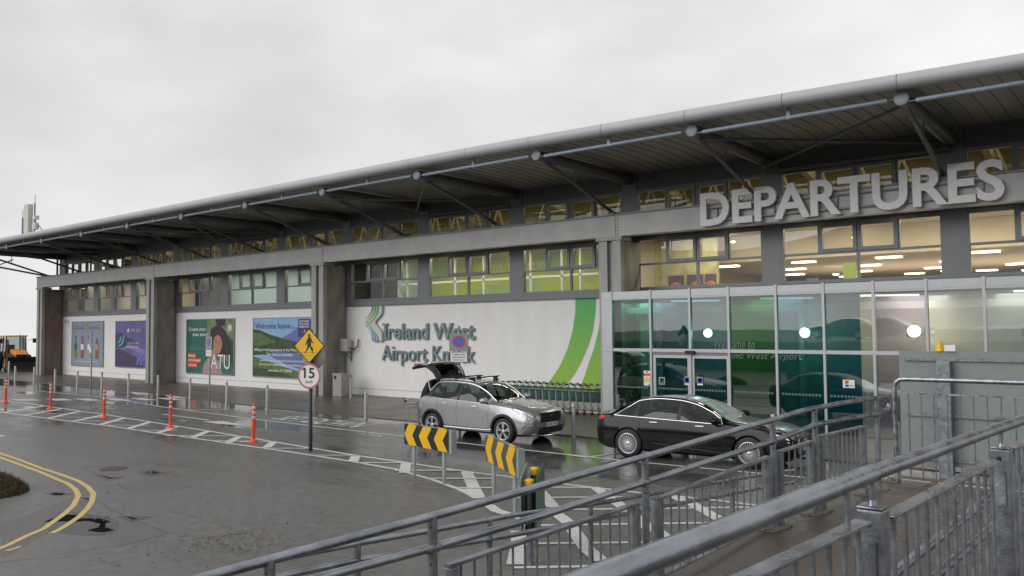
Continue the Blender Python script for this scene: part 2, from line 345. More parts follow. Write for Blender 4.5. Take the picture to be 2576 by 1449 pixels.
for i, (x0, x1, x2, x3, y0, y1) in enumerate(((110, 320, 420, 190, 931, 947), (450, 640, 745, 560, 925, 946), (735, 900, 1020, 880, 924, 947), (1060, 1200, 1325, 1165, 924, 947), (1310, 1440, 1590, 1450, 920, 943), (1555, 1690, 1850, 1730, 917, 941))):
    mb.poly([tuple(gp(*a(*p)))[:2]+(.0045,) for p in ((x0, y0+3), (x1, y0), (x2, y1-3), (x3, y1))])
for x0, y0, x1, y1 in ((710, 792, 960, 800), (1060, 820, 1160, 855), (1160, 820, 1290, 850), (1290, 850, 1510, 885), (1650, 885, 1900, 920)):
    mb.poly([tuple(gp(*a(*p)))[:2]+(.0045,) for p in ((x0, y0), (x1-60, y0), (x1, y1), (x0+70, y1))])
for i in range(3):   # crossing bars beyond the ramp landing
    p = [f3(*q) for q in (((1860, 530+i*48), (2250, 560+i*52), (2250, 580+i*52), (1860, 545+i*48)) if i < 2 else ((1740, 605), (2150, 650), (2100, 672), (1740, 630)))]
    mb.poly([tuple(gp(*q))[:2]+(.0045,) for q in p])
mb.poly([tuple(gp(*f3(*q)))[:2]+(.0045,) for q in ((2480, 580), (2576, 590), (2576, 608), (2480, 598))]); mb.poly([tuple(gp(*f3(*q)))[:2]+(.0045,) for q in ((2480, 615), (2576, 622), (2576, 640), (2480, 632))])
tag(mb.build('lane_blocks', M_paint, origin=(0, 0, 0)), kind='structure')
# SET DOWN lettering painted on the bays
mb = MB()
for (u, v, ww, hh) in ((-24.6, 17.0, 4.3, 1.15),):
    vs, fs = text_fit('SET DOWN', ww, hh, bold=.01); mb.add([(u+q.x, v+q.y, .005) for q in vs], fs)
tag(mb.build('set_down_lettering', M_paint, origin=(0, 0, 0)), kind='structure')
b3 = Z(0, 1620)
mark('double_yellow_lines', [([b3(*p) for p in ((-300, 105), (0, 215), (180, 275), (400, 360), (600, 425), (780, 490), (880, 550), (940, 620), (925, 700), (880, 770), (800, 850), (720, 905), (620, 970), (520, 1020))], .10),
      ([b3(*p) for p in ((-300, 150), (0, 258), (180, 322), (400, 402), (560, 470), (680, 520), (760, 580), (790, 640), (740, 740), (640, 830), (500, 930), (440, 975), (260, 1050), (100, 1130), (-80, 1205))], .10), ([b3(60, 1200), b3(210, 1155)], .07)], M_yel)
mark('give_way_dash', [([a(-300, 1285), a(-20, 1303), a(20, 1306)], .32)])
# manhole, cracks, puddles and scattered grit
mp_ = gp(*b3(1142, 370)); mh = MB(); mh.lathe([(0, .012), (.27, .012), (.3, .006)], (mp_.x, mp_.y, 0), 32)
o = mh.build('manhole_cover', mat('cast_iron_rust', (.055, .04, .035), .5, var=.3, scale=30, bump=.5, bscale=60), origin=(mp_.x, mp_.y, 0))
tag(o, 'round rusty manhole cover in the near lane right of the yellow lines', 'manhole cover')
def blob(pts, z, jit=.04):
    P = [gp(*p) for p in pts]; o2 = []
    for i in range(len(P)):
        p, q = P[i], P[(i+1) % len(P)]
        for t in (0, .25, .5, .75):
            v = p.lerp(q, t); o2.append((v.x+random.uniform(-jit, jit), v.y+random.uniform(-jit, jit), z))
    return o2
M_pud = mat('puddle_water', (.012, .012, .012), .03, var=.1, scale=3, bump=.02, bscale=8)
pd = MB()
for pts in ([(450, 905), (620, 835), (770, 835), (760, 880), (860, 868), (1010, 872), (1110, 905), (1060, 925), (1060, 960), (1140, 990), (1050, 1012), (960, 1008), (870, 990), (1000, 960), (1000, 920), (880, 895), (760, 905), (600, 900)],
            [(505, 618), (560, 610), (655, 622), (620, 636), (540, 634)], [(1455, 405), (1530, 392), (1600, 408), (1530, 424)], [(1000, 432), (1110, 462), (1190, 452), (1100, 474)], [(800, 655), (900, 672), (950, 688), (870, 680)], [(1250, 850), (1320, 862), (1400, 870), (1330, 884)]):
    pd.poly([p for p in blob([b3(*q) for q in pts], .0035, .018)])
tag(pd.build('puddles', M_pud, origin=(0, 0, 0)), kind='structure')
dp = MB()
for k_, pts in enumerate(([(380, 925), (600, 800), (800, 815), (1080, 850), (1210, 900), (1180, 1000), (1060, 1040), (800, 1040), (520, 1000)], [(430, 618), (560, 600), (740, 622), (620, 650)], [(1380, 405), (1530, 380), (1680, 412), (1530, 440)], [(930, 425), (1110, 450), (1280, 450), (1100, 492)], [(1180, 850), (1320, 840), (1560, 850), (1330, 905)])):
    dp.poly(blob([b3(*q) for q in pts], .0016+.0002*k_, .02))
tag(dp.build('damp_patches', mat('damp_asphalt', (.045, .044, .043), .22, var=.3, scale=40, col2=(.085, .083, .081), bump=.3), origin=(0, 0, 0)), kind='structure')
gr = MB()
for (cx, cy, sx, sy, n) in ((2250, 1130, 300, 55, 260), (2500, 1010, 200, 50, 90), (1150, 870, 160, 40, 40), (2300, 850, 500, 150, 90), (1650, 1300, 600, 60, 60), (300, 620, 220, 60, 40)):
    for i in range(n):
        p = gp(*b3(random.gauss(cx, sx), random.gauss(cy, sy))); s_ = random.uniform(.006, .022)
        gr.add([(p.x+random.uniform(-s_, s_)*1.3, p.y+random.uniform(-s_, s_)*1.3, 0.001+random.uniform(0, s_)) for _ in range(4)], [(0, 1, 2), (0, 2, 3), (0, 3, 1), (1, 3, 2)])
for (cx, cy, sx, sy, n) in ((250, 1130, 260, 70, 220), (900, 980, 500, 120, 200), (900, 500, 800, 160, 150)):
    for i in range(n):
        p = gp(*c(random.gauss(cx, sx), random.gauss(cy, sy))); s_ = random.uniform(.005, .016)
        gr.add([(p.x+random.uniform(-s_, s_)*1.3, p.y+random.uniform(-s_, s_)*1.3, 0.001+random.uniform(0, s_)) for _ in range(4)], [(0, 1, 2), (0, 2, 3), (0, 3, 1), (1, 3, 2)])
tag(gr.build('loose_grit', mat('grit_brown', (.06, .045, .035), .8, var=.5, scale=30, col2=(.2, .17, .14)), origin=(0, 0, 0)), 'brown grit and pebbles scattered on the wet near lane', 'grit', kind='stuff')
# grass mound at the left edge
gm = MB(); cx0, cy0 = gp(*b3(-40, 640)).xy
P = gp(*b3(285, 640)); rad = (P.xy-Vector((cx0, cy0))).length
nr, na = 10, 40
vs = []
for i in range(nr+1):
    for j in range(na):
        rr = rad*i/nr*(1+.08*math.sin(3*j)*(i/nr)); an = 2*math.pi*j/na
        vs.append((cx0-.55+rr*math.cos(an)*1.5, cy0+rr*math.sin(an)*1.1, .34*(1-(i/nr)**2)-.01+random.uniform(-.02, .02)))
gm.add(vs, [(i*na+j, i*na+(j+1) % na, (i+1)*na+(j+1) % na, (i+1)*na+j) for i in range(nr) for j in range(na)], 0, True)
tag(gm.build('soil_mound', mat('peaty_soil', (.03, .022, .014), .9, var=.4, scale=12, col2=(.06, .045, .025), bump=.6), origin=(cx0, cy0, 0)), kind='structure')
gs = MB()
for i in range(5200):
    an = random.uniform(0, 6.28); q = math.sqrt(random.random()); rr = rad*q
    x = cx0-.55+rr*math.cos(an)*1.5; y = cy0+rr*math.sin(an)*1.1; z = .34*(1-q*q)
    h_ = random.uniform(.04, .11); b_ = random.uniform(0, 6.28); dx, dy = math.cos(b_)*.008, math.sin(b_)*.008; lx, ly = random.gauss(0, .05), random.gauss(0, .05)
    gs.add([(x-dx, y-dy, z-.01), (x+dx, y+dy, z-.01), (x+lx, y+ly, z+h_)], [(0, 1, 2)], 0 if random.random() < .55 else 1)
tag(gs.build('grass', [mat('grass_olive', (.12, .085, .025), .7, var=.3), mat('grass_brown', (.075, .042, .022), .8, var=.3)], origin=(cx0, cy0, 0), recalc=False), 'tufts of olive and brown grass on the low mound at the road edge', 'grass', kind='stuff')

# ================================================================== TERMINAL
YW, YB, ZE, ZD, ZC = 25.44, 24.0, 4.28, 6.21, 6.93
X0, DX = -56.6, 5.204
Xn = lambda n: X0+DX*n
XL, XR = -62.4, 8.0
T = thing('airport_terminal', (XL, YW, 0), 'long white and grey terminal with an overhanging metal roof and upper row of windows', 'terminal building')
mb = MB(); mb.box(XL, XR, YW+.03, YW+.35, 0, ZE-.1); mb.box(XL, XL+.3, YW+.36, 50, 0, 6.2); mb.build('white_wall', M_white, T)
mb = MB(); mb.box(XL-.02, -15, YW+.012, YW+.028, .32, .335); mb.build('plinth_line', flat('joint_grey', (.35, .35, .35)), T)
# floors / inner rooms
in_cream = mat('bulkhead_cream', (.62, .54, .38), .8, var=.12, scale=.5); in_beige = mat('room_cream', (.62, .54, .42), .8, var=.05, scale=.7); in_dark = mat('room_dark', (.06, .065, .06), .8, var=.2)
in_panesky = mat('pane_sky_blue', (.44, .62, .65), .8, var=.04, scale=.5); in_grn = mat('room_lime_wall', (.46, .56, .03), .7, var=.08, scale=.6, col2=(.40, .50, .10)); in_cl = mat('room_ceiling', (.62, .57, .47), .8, var=.05); in_bk = mat('room_taupe', (.32, .28, .25), .8, var=.1, scale=.4)  # pale blue: blinds and sky mirrored in the panes, painted onto walls behind
MB().box(XL+.31, XR, YW+.4, 49.7, ZE-.3, ZE-.15).build('upper_floor', in_bk, T)
MB().box(XL+.31, XR, YW+.4, 49.7, 6.36, 6.5).build('ceiling_slab', in_cl, T)
def room(name, x0, x1, depth, mt, side=None):
    q = MB(); q.box(x0, x1, YW+depth, YW+depth+.1, ZE-.14, 6.35); q.build(name, mt, T)
room('room_wall', XL+.4, Xn(2)-.4, 2.2, in_beige); room('room_wall', Xn(2)-.2, -32, 1.9, in_panesky)  # second wall is the painted stand-in for sky in the panes
room('room_wall', -31.3, -28.9, 1.7, in_dark); room('room_wall', -28.85, -17.3, 3.4, in_grn); room('room_wall', -17.25, -15.1, 2.2, in_beige); room('room_wall', -14.9, XR, 22, in_bk)
MB().box(-31.2, -31.1, YW+.4, YW+22, ZE-.14, 6.35).build('partition', in_dark, T); MB().box(-28.95, -28.85, YW+1.7, YW+3.4, ZE-.14, 6.35).build('partition', in_panesky, T); MB().box(-31.9, -31.7, YW+.4, YW+22, ZE-.14, 6.35).build('partition', in_panesky, T)
MB().box(XL+.4, -15, YW+22, YW+22.1, ZE-.14, 6.35).build('room_wall', in_dark, T)
MB().box(-14.9, XR, YW+3.0, YW+3.15, 5.42, 6.35).build('bulkhead', in_cream, T); MB().box(-14.9, XR, YW+3.15, YW+22, 5.42, 5.5).build('inner_ceiling', in_cl, T)
MB().box(-16, -15.85, YW+2.4, YW+22, ZE-.14, 6.35).build('partition', in_beige, T)
MB().box(-14.9, -12.4, YW+1.6, YW+1.75, ZE-.14, 6.35).build('partition', mat('room_olive', (.34, .31, .14), .8, var=.25, scale=3), T)
MB().box(-45.2, -43.6, YW+.6, YW+1.3, ZE-.1, 6.2).build('cupboard', in_dark, T); MB().box(-60.4, -57.8, YW+.9, YW+1.5, ZE-.1, 6.2).build('cupboard', mat('wardrobe_ochre', (.20, .16, .08), .7), T)
# posters and blocks of colour inside the departures cafe
q = MB()
for x0, x1, mi in ((-14.3, -13.7, 0), (-13.55, -12.95, 0), (-12.85, -12.45, 0)): q.box(x0, x1, YW+1.54, YW+1.59, 4.35, 4.95, 0)
for cx in (-14.0, -13.2, -12.65): q.lathe([(0, 0), (.2, 0), (.26, .01), (0, .012)], (cx, YW+1.52, 4.45), 20, 'y', 1)
q.build('cafe_poster', [mat('poster_plum', (.07, .03, .05), .5), mat('poster_salmon', (.30, .09, .045), .5)], T)
for x0, x1, z0, z1, yy, mt in ((-8.15, -7.75, 4.2, 5.1, 27.2, flat('lime_panel', (.17, .23, .04))), (-7.5, -6.8, 4.2, 4.62, 28, flat('peach_panel', (.35, .19, .11))), (-10.9, -10.6, 4.2, 5.3, 28, flat('lime_panel', (.17, .23, .04))), (-9.2, -8.7, 4.2, 4.5, 28, flat('dusky_red', (.3, .12, .12))), (-10.3, -9.9, 4.5, 4.8, 30, flat('screen_blue', (.1, .2, .5)))):
    MB().box(x0, x1, yy, yy+.1, z0, z1).build('interior_panel', mt, T)
M_lit = lamp_mat('lamp_warm', (1, .80, .48), 4.0); M_lit2 = lamp_mat('lamp_white', (1, .95, .85), 1.6)
for i in range(7):
    for j in range(5):
        x = -13.6+i*2.9+(j % 2)*1.3; y = YW+4.2+j*3.6
        MB().box(x, x+.8, y, y+.3, 5.36, 5.40).build('ceiling_light', M_lit, T)
for x, y, z_ in ((-12.1, YW+2.2, 6.1), (-7.9, YW+2.4, 5.95), (-5.1, YW+2.0, 6.15), (-10.3, YW+8, 5.1), (-6.6, YW+9, 5.1), (-4.2, YW+11, 5.1)): MB().lathe([(0, -.04), (.10, -.03), (.13, .02), (0, .03)], (x, y, z_), 16).build('spot_light', M_lit, T)
# lime mural wall: teal shapes, pale posts and rail in front
ml = MB(); tl_ = flat('mural_teal', (.30, .47, .13))
for cx, cz, rx, rz, yy in ((-27.4, 5.75, .5, .25, 0), (-24.2, 4.7, 1.2, .35, 0), (-22.3, 4.75, .9, .5, 0), (-21.0, 5.9, .6, .5, 0), (-19.1, 5.5, .25, .5, 0), (-18.2, 4.6, .3, .2, 0)):
    ml.poly([(cx+rx*math.cos(.4*i)*(1+.2*math.sin(3*i)), YW+3.39, cz+rz*math.sin(.4*i)) for i in range(16)])
ml.build('mural', tl_, T, recalc=False)
for x in (-28.2, -26.9, -25.1, -23.4, -21.9, -20.8, -19.2, -18.3): MB().box(x, x+.09, YW+1.6, YW+1.69, ZE-.14, 6.3).build('inner_post', flat('post_pale', (.45, .47, .40)), T)
MB().box(-28.6, -17.4, YW+1.6, YW+1.66, 5.15, 5.24).build('inner_rail', flat('post_pale', (.45, .47, .40)), T)
ml = MB(); wall_text(ml, 'Cuid na farraige', -24.8, 5.75, 3.6, .35, YW+3.37); ml.build('mural_lettering', flat('mural_white', (.7, .75, .5)), T, recalc=False)
for x in [Xn(n)+1.2+2.6*k for n in range(-1, 8) for k in (0, 1)]:
    MB().box(x, x+.7, YW+.7, YW+.9, 6.30, 6.335).build('ceiling_light', M_lit, T)
for i in range(2): # underside of the beam: small recessed downlights
    pass
# room lamps (the lit rooms of the photograph)
for x, wd, y, p in ((-54, 12, 25.95, 85), (-39, 12, 25.95, 100), (-23, 11, 25.95, 190), (-16.4, 1.5, 25.95, 20), (-9, 9, 25.95, 250), (-1, 8, 25.95, 250), (-5, 14, 35, 600)):
    l = bpy.data.lights.new('room_lamp', 'AREA'); l.shape = 'RECTANGLE'; l.size = wd; l.size_y = .35 if y < 29 else 5; l.energy = p; l.color = (1, .9, .74)
    lo = bpy.data.objects.new('room_lamp', l); COL.objects.link(lo); lo.parent = T; lo.location = Vector((x, y, 6.335 if y < 30 else 5.3))-wloc(T); 
# windows: one per 5.2 m bay, lower band and clerestory
G_up = glass('glass_upper', (.92, .95, .93), .07, .92, boost=.8); G_cl = glass('glass_clerestory', (.93, .92, .85), .03, .9, boost=.3)
def window(x0, x1, z0, z1, zt, clere=False):
    W = x1-x0; f = MB(); t = .05
    f.box(x0, x1, YW-.06, YW+.06, z0-t, z0+t); f.box(x0, x1, YW-.06, YW+.06, z1-t, z1+t)
    for x in (x0, x1): f.box(x-t+.002, x+t-.002, YW-.063, YW+.063, z0-t-.002, z1+t+.002)
    q = [x0+W*i/4 for i in range(5)]
    if not clere:
        f.box(x0, x1, YW-.055, YW+.055, zt-.035, zt+.035); f.box(q[2]-.04, q[2]+.04, YW-.058, YW+.058, z0, z1)
    else: f.box(q[2]-.05, q[2]+.05, YW-.058, YW+.058, z0, z1)
    zb = z0 if clere else zt
    for x in (q[1], q[3]): f.box(x-.03, x+.03, YW-.052, YW+.052, zb, z1)
    for a_, b_ in ((q[1], q[2]), (q[2], q[3])):   # the two opening sashes
        a_ += .03; b_ -= .03
        for u in (a_+.04, b_-.04): f.box(u-.055, u+.055, YW-.10, YW+.04, zb+.02, z1-.02)
        for v in (zb+.07, z1-.07): f.box(a_, b_, YW-.098, YW+.038, v-.055, v+.055)
    o = f.build('window', M_frame, T)
    p = MB()
    for i in range(4): p.poly([(q[i], YW+.01, zb), (q[i+1], YW+.01, zb), (q[i+1], YW+.01, z1), (q[i], YW+.01, z1)])
    if not clere:
        for i in (0, 2): p.poly([(q[i], YW+.01, z0), (q[i+2], YW+.01, z0), (q[i+2], YW+.01, zt), (q[i], YW+.01, zt)])
    p.build('pane', G_cl if clere else G_up, o)
for n in range(-1, 12):
    x0 = max(Xn(n)+.32, XL+.4); x1 = Xn(n+1)-.32
    if x0 > 5: break
    window(x0, x1, 4.44, 6.2, 5.3); window(x0, x1, 6.72, 7.92, None, True)
for n in range(-1, 12):
    x = Xn(n)
    if x-.3 < XL or x > XR: continue
    MB().box(x-.28, x+.28, YW-.07, YW+.2, ZE, 8.6).build('wide_mullion', M_frame, T)
MB().box(XL, XL+.38, YW-.07, YW+.2, ZE, 8.6).build('wide_mullion', M_frame, T)
mb = MB(); mb.box(XL, XR, YW-.09, YW+.25, ZE-.1, 4.38); mb.box(XL, XR, YW-.02, YW+.22, 6.26, 6.66); mb.build('spandrel', M_frame, T)
mb = MB(); mb.box(XL+.1, XR, YW-.015, YW+.2, 7.98, 8.7)
for n in range(-1, 12):
    for k_ in (1, 2, 3): mb.box(Xn(n)+DX*k_/4-.02, Xn(n)+DX*k_/4+.02, YW-.03, YW+.0, 7.99, 8.69)
mb.build('upper_panel', M_frame_d, T)
# roof void behind the clerestory: ochre back wall, daylight strips on the far side, trusses
MB().box(XL+.5, XR, 29.6, 29.7, 6.51, 8.9).build('roof_void_wall', mat('roof_void_ochre', (.20, .17, .09), .8, var=.25, scale=2), T)
MB().box(XL+.5, XR, YW+.3, 29.6, 8.75, 8.85).build('roof_deck', mat('roof_deck_ochre', (.16, .14, .08), .8, var=.2), T)
mb = MB(); M_day = lamp_mat('far_daylight', (.95, .96, 1), .62)
for n in range(-1, 12):
    for (a_, b_, z0, z1) in ((.25, 1.6, 7.30, 7.46), (.5, 2.1, 6.95, 7.16), (2.3, 3.6, 7.35, 7.45), (2.5, 4.5, 6.9, 7.2), (4.1, 4.8, 7.3, 7.5)):
        x = Xn(n); mb.box(x+a_, x+b_, 29.5, 29.58, z0+random.uniform(-.05, .05), z1+random.uniform(-.05, .08))
mb.build('far_window', M_day, T)
mb = MB(); 
for n in range(-1, 12):
    x = Xn(n)
    for k_ in range(4):
        mb.bar((x+1.3*k_, 28.2, 6.6), (x+1.3*k_+.65, 28.2, 8.5), .09, .09); mb.bar((x+1.3*k_+.65, 28.2, 8.5), (x+1.3*k_+1.3, 28.2, 6.6), .09, .09)
    mb.bar((x+.6, 26, 8.4), (x+.6, 29.4, 7.7), .2, .3)
mb.box(XL+1, XR, 28.1, 28.3, 7.55, 7.65); mb.build('roof_truss', mat('truss_ochre', (.16, .14, .08), .7, var=.2), T)
for x in (-50, -36, -22, -8):
    l = bpy.data.lights.new('void_lamp', 'AREA'); l.shape = 'RECTANGLE'; l.size = 12; l.size_y = 1; l.energy = 120; l.color = (1, .88, .62)
    lo = bpy.data.objects.new('void_lamp', l); COL.objects.link(lo); lo.parent = T; lo.location = Vector((x, 27.0, 8.7))-wloc(T)
# columns and beam
for n in (-1, 2, 5, 8, 11):
    x = Xn(n)+(.42 if n == 8 else 0)
    if x > XR: continue
    q = MB(); q.box(x-.80, x-.02, YB+.22, YW-.1, 0, ZD-.14); o = q.build('column', M_conc, T, bevel=.01)
    if n == -1:
        o.data.materials[0] = mat('column_rust_stained', (.16, .055, .04), .7, var=.3, scale=1.2, col2=(.22, .20, .175), stretch=(1, 1, .4))
    q = MB(); q.box(x-.86, x-.52, YB, YB+.2, 0, ZD-.14); q.box(x-.30, x+.02, YB, YB+.2, 0, ZD-.14); q.box(x-.515, x-.305, YB+.14, YB+.2, 0, ZD-.14)
    q.build('column_flange', M_conc_l, o); q = MB(); q.box(x-.95, x+.1, YB-.05, YB+.6, ZD-.135, ZD-.01); q.build('column_head', M_conc_l, o)
mb = MB(); js = [Xn(-1)-.95]+[Xn(n)-.06+(.3 if n == 8 else 0) for n in (2, 5, 8, 11)]
beams = []
for i in range(4): beams.append(MB().box(js[i]+.012, js[i+1]-.012, YB, YB+.45, ZD, ZC))
mb = MB(); mb.box(js[0]-.05, js[4]+.05, YB-.06, YB+.55, ZC+.002, ZC+.05); mb.box(js[0], js[4], YB+.05, YW-.1, ZD-.005+.11, ZD+.16); mb.build('beam_cap', M_frame, T)
for i in (1, 2, 3):
    mb = beams[i]
    for s_ in (.1,):
        for k_ in range(6): mb.lathe([(0, -.012), (.02, -.012), (.022, 0)], (js[i]+s_, YB, ZD+.08+k_*.11), 8, 'y', 1)
for mb in beams: mb.build('beam', [M_beam, M_dark], T)
# roof: gutter tube, soffit, arms, struts, nodes, pipes
LX0, LX1 = -66.5, 9.; LY, LZ = 19.62, 8.80
sag = lambda x: -.0062*max(0, x+19)**1.35 if x > -19 else 0.
prof = [(LY+.178*math.cos(t_), LZ+.178*math.sin(t_)) for t_ in [2*math.pi*i/28 for i in range(28)]]
mb = MB(); xs_ = [LX0]+[Xn(n)+DX*.5*k_ for n in range(-1, 12) for k_ in (0, 1)]+[LX1]; xs_ = [x for x in xs_ if x <= LX1]
for i in range(len(xs_)-1):
    x0, x1 = xs_[i]+.008, xs_[i+1]-.008
    mb.add([(x, y, z+sag(x)) for x in (x0, x1) for y, z in prof], [(j, (j+1) % 28, (j+1) % 28+28, j+28) for j in range(28)], 0, True)
mb.build('gutter_tube', M_lip, T)
for x in xs_[1:-1]: MB().lathe([(.165, -.02), (.165, .02)], (x, LY, LZ+sag(x)), 24, 'x').build('gutter_joint', mat('joint_brown', (.28, .22, .16), .6), T)
sp = [(LY+.02, LZ-.10), (20.6, 8.72), (21.8, 8.74), (23.2, 8.73), (24.4, 8.66), (YW+.1, 8.56)]
tp = [(YW+.1, 9.3), (23, 9.25), (21, 9.1), (LY+.02, LZ+.12)]
mb = MB(); pr_ = sp+tp; n_ = len(pr_)
rx = [LX0, -19, -16, -13, -10, -7, -4, -1, 2, LX1]
mb.add([(x, y, z+sag(x)*max(0, (YW-y)/(YW-LY))) for x in rx for y, z in pr_], [(j*n_+i, j*n_+(i+1) % n_, (j+1)*n_+(i+1) % n_, (j+1)*n_+i) for i in range(n_) for j in range(len(rx)-1)]+[tuple(range(n_)), tuple(range((len(rx)-1)*n_, len(rx)*n_))[::-1]])
mb.box(XL-3, LX1, YW+.11, 50, 9.0, 9.3); mb.build('roof', M_soff, T)
mb = MB(); x = LX0+.2
while x < LX1:
    for i in range(len(sp)-1): mb.bar((x, sp[i][0], sp[i][1]-.006+sag(x)*(YW-sp[i][0])/5.8), (x, sp[i+1][0], sp[i+1][1]-.006+sag(x)*(YW-sp[i+1][0])/5.8), .016, .014)
    x += .4
mb.build('soffit_seam', mat('seam_dark', (.13, .125, .115), .5), T)
NZ = 8.43; NY = 19.9
for n in range(-1, 12):
    x = Xn(n); NZ = 8.43+sag(x)*.8
    q = MB(); q.tube([(x, NY-.02, NZ), (x, NY+.8, NZ+.02), (x, YW, NZ-.02)], [.16, .17, .2], 16); arm = q.build('roof_arm', M_arm, T)
    q = MB(); q.lathe([(0, -.03), (.14, -.03), (.165, -.01), (.165, .03), (.15, .05)], (x, NY-.04, NZ), 28, 'y'); q.build('node_cap', M_cap, arm)
    q = MB(); q.tube([(x, NY+.25, NZ-.08), (x, YB+.35, ZC+.12)], .06, 12); q.build('strut', M_arm, arm)
    q = MB(); q.box(x-.1, x+.12, YB+.1, YB+.6, ZC+.05, ZC+.16); q.build('shoe', M_arm, arm); q = MB(); q.tube([(x, NY+2.1, NZ-.1), (x, NY+2.1, NZ-.72)], .02, 8); q.build('hanger', M_arm, arm)
    if n > -1:
        xa, xb = Xn(n-1)+.3, x-.3; xm = (xa+xb)/2
        q = MB(); q.tube([(xa, NY, NZ+.01), (xm-.05, NY, NZ+.01)], .055, 12); q.tube([(xm+.05, NY, NZ+.01), (xb, NY, NZ+.01)], .055, 12); q.tube([(xa-.3, NY, NZ+.01), (xb+.3, NY, NZ+.01)], .014, 6)
        q.box(xm-.05, xm+.05, NY-.04, NY+.04, NZ-.03, NZ+.3); q.build('eaves_pipe', M_pipe, T)
for n in (0, 3, 6, 9):      # wind bracing under the soffit beside the column bays
    q = MB(); q.tube([(Xn(n)+.1, NY+.4, NZ+.02), (Xn(n+1)-.1, YW-.6, NZ-.05)], .05, 8); q.tube([(Xn(n+1)-.1, NY+.4, NZ+.02), (Xn(n)+.1, YW-.6, NZ-.05)], .05, 8)
    q.tube([(Xn(n), YW-.5, NZ-.2), (Xn(n+1), YW-.5, NZ-.2)], .06, 8); q.build('wind_brace', M_arm, T)
q = MB()
for n in (-1, 0): q.tube([(Xn(n)+.9, YB+.6, ZC+.05), (Xn(n)+.9, YB+.6, 8.5)], .05, 8); q.tube([(Xn(n)+.5, YB+.8, ZC+.05), (Xn(n)+.5, YB+.8, 8.5)], .05, 8)
q.tube([(Xn(-1)-3.6, NY+.4, NZ-.05), (Xn(-1)-.6, YB+.3, ZC+.15)], .06, 8); q.tube([(Xn(-1)-3.2, NY+1.6, NZ-.7), (Xn(-1), NY+2.2, NZ-.1)], .04, 8); q.build('end_brace', M_arm, T)
# small round downlights under the beam, lit in the photograph
for n in range(5, 12):
    for dx in (1.0, 3.6): MB().lathe([(0, -.012), (.10, -.012), (.11, 0)], (Xn(n)+dx, YB+.75, ZD+.10), 16).build('downlight', M_lit, T)
# ================================================================== ENTRANCE PORCH
PY, PX0, PXR = 23.5, -14.93, 5.6
P = thing('entrance_porch', (PX0, PY, 0), 'glazed entrance porch with teal and green glass, grey frame and sliding doors', 'porch')
mu = [-14.59, -13.11, -11.72, -10.43, -8.96, -7.59, -6.26, -4.94, -3.61, -2.28, -.95, .38, 1.71, 3.04, 4.37, 5.6]
MB().box(PX0-.05, PXR, PY-.04, YW-.1, 4.045, 4.27).build('fascia', M_porch, P, bevel=.006)
for x in mu: MB().box(x-.035, x+.035, PY-.075, PY+.06, .02, 4.30).build('mullion', M_porch, P)
MB().box(PX0-.05, mu[0]-.037, PY-.035, PY+.1, .02, 4.04).build('corner_post', M_porch, P)
MB().box(PX0-.05, PX0, PY+.102, YW, .02, 4.04).build('side_panel', M_porch, P)
mb = MB(); mb.box(PX0, PXR, PY-.06, PY+.05, 2.29, 2.39); mb.box(PX0, PXR, PY-.055, PY+.05, 4.0, 4.043); mb.build('transom', M_porch, P)
g_teal = glass('glass_teal_film', (.02, .15, .21), .06, 1, boost=.6); g_green = glass('glass_green_film', (.025, .15, .05), .05, 1, boost=.6); g_lit = glass('glass_green_clear', (.09, .34, .24), .14, 1, boost=.7)
g_pale = glass('glass_pale', (.66, .74, .70), .24, 1, boost=.7); g_lav = glass('glass_lavender', (.46, .44, .52), .2, 1, boost=.7)
g_tealu = glass('glass_teal_sky_boost', (.05, .19, .27), .28, 1, boost=.9); g_greenu = glass('glass_green_upper', (.04, .19, .08), .2, 1, boost=.8)  # upper-pane copies, lighter and more mirroring to strengthen the sky reflection
for i in range(len(mu)-1):
    x0, x1 = mu[i]+.035, mu[i+1]-.035
    up_ = (g_lit, g_tealu, g_tealu, g_greenu, g_tealu, g_tealu, g_lav)[i] if i < 7 else g_pale
    lo_ = (g_lit, g_teal, g_teal, g_green, g_teal, g_teal, g_lav)[i] if i < 7 else g_pale
    if i == 5: 
        xm = x0+(x1-x0)*.74
        MB().poly([(xm, PY, .05), (x1, PY, .05), (x1, PY, 2.29), (xm, PY, 2.29)]).build('glass_pane', g_pale, P); MB().poly([(xm, PY, 2.39), (x1, PY, 2.39), (x1, PY, 4), (xm, PY, 4)]).build('glass_pane', g_pale, P); x1 = xm
    MB().poly([(x0, PY, 2.39), (x1, PY, 2.39), (x1, PY, 4), (x0, PY, 4)]).build('glass_pane', up_, P)
    if i in (1, 2):   # sliding door leaves
        q = MB(); a_, b_ = (x0+.02, x1+.02) if i == 1 else (x0-.02, x1+.035)
        for u in (a_+.05, b_-.05): q.box(u-.05, u+.05, PY-.03, PY+.03, .03, 2.2)
        q.box(a_, b_, PY-.028, PY+.028, 2.10, 2.2); q.box(a_, b_, PY-.028, PY+.028, .03, .14)
        dr = q.build('sliding_door', M_porch, P); MB().poly([(a_+.1, PY, .14), (b_-.1, PY, .14), (b_-.1, PY, 2.1), (a_+.1, PY, 2.1)]).build('door_glass', g_teal, dr)
    else: MB().poly([(x0, PY, .05), (x1, PY, .05), (x1, PY, 2.29), (x0, PY, 2.29)]).build('glass_pane', lo_, P)
mb = MB(); mb.box(mu[1]+.04, mu[3]-.04, PY-.05, PY+.05, 2.203, 2.288); mb.build('door_header', M_frame, P)
MB().box(-11.85, -11.55, PY-.16, PY-.062, 2.24, 2.34).build('door_sensor', M_dark, P)
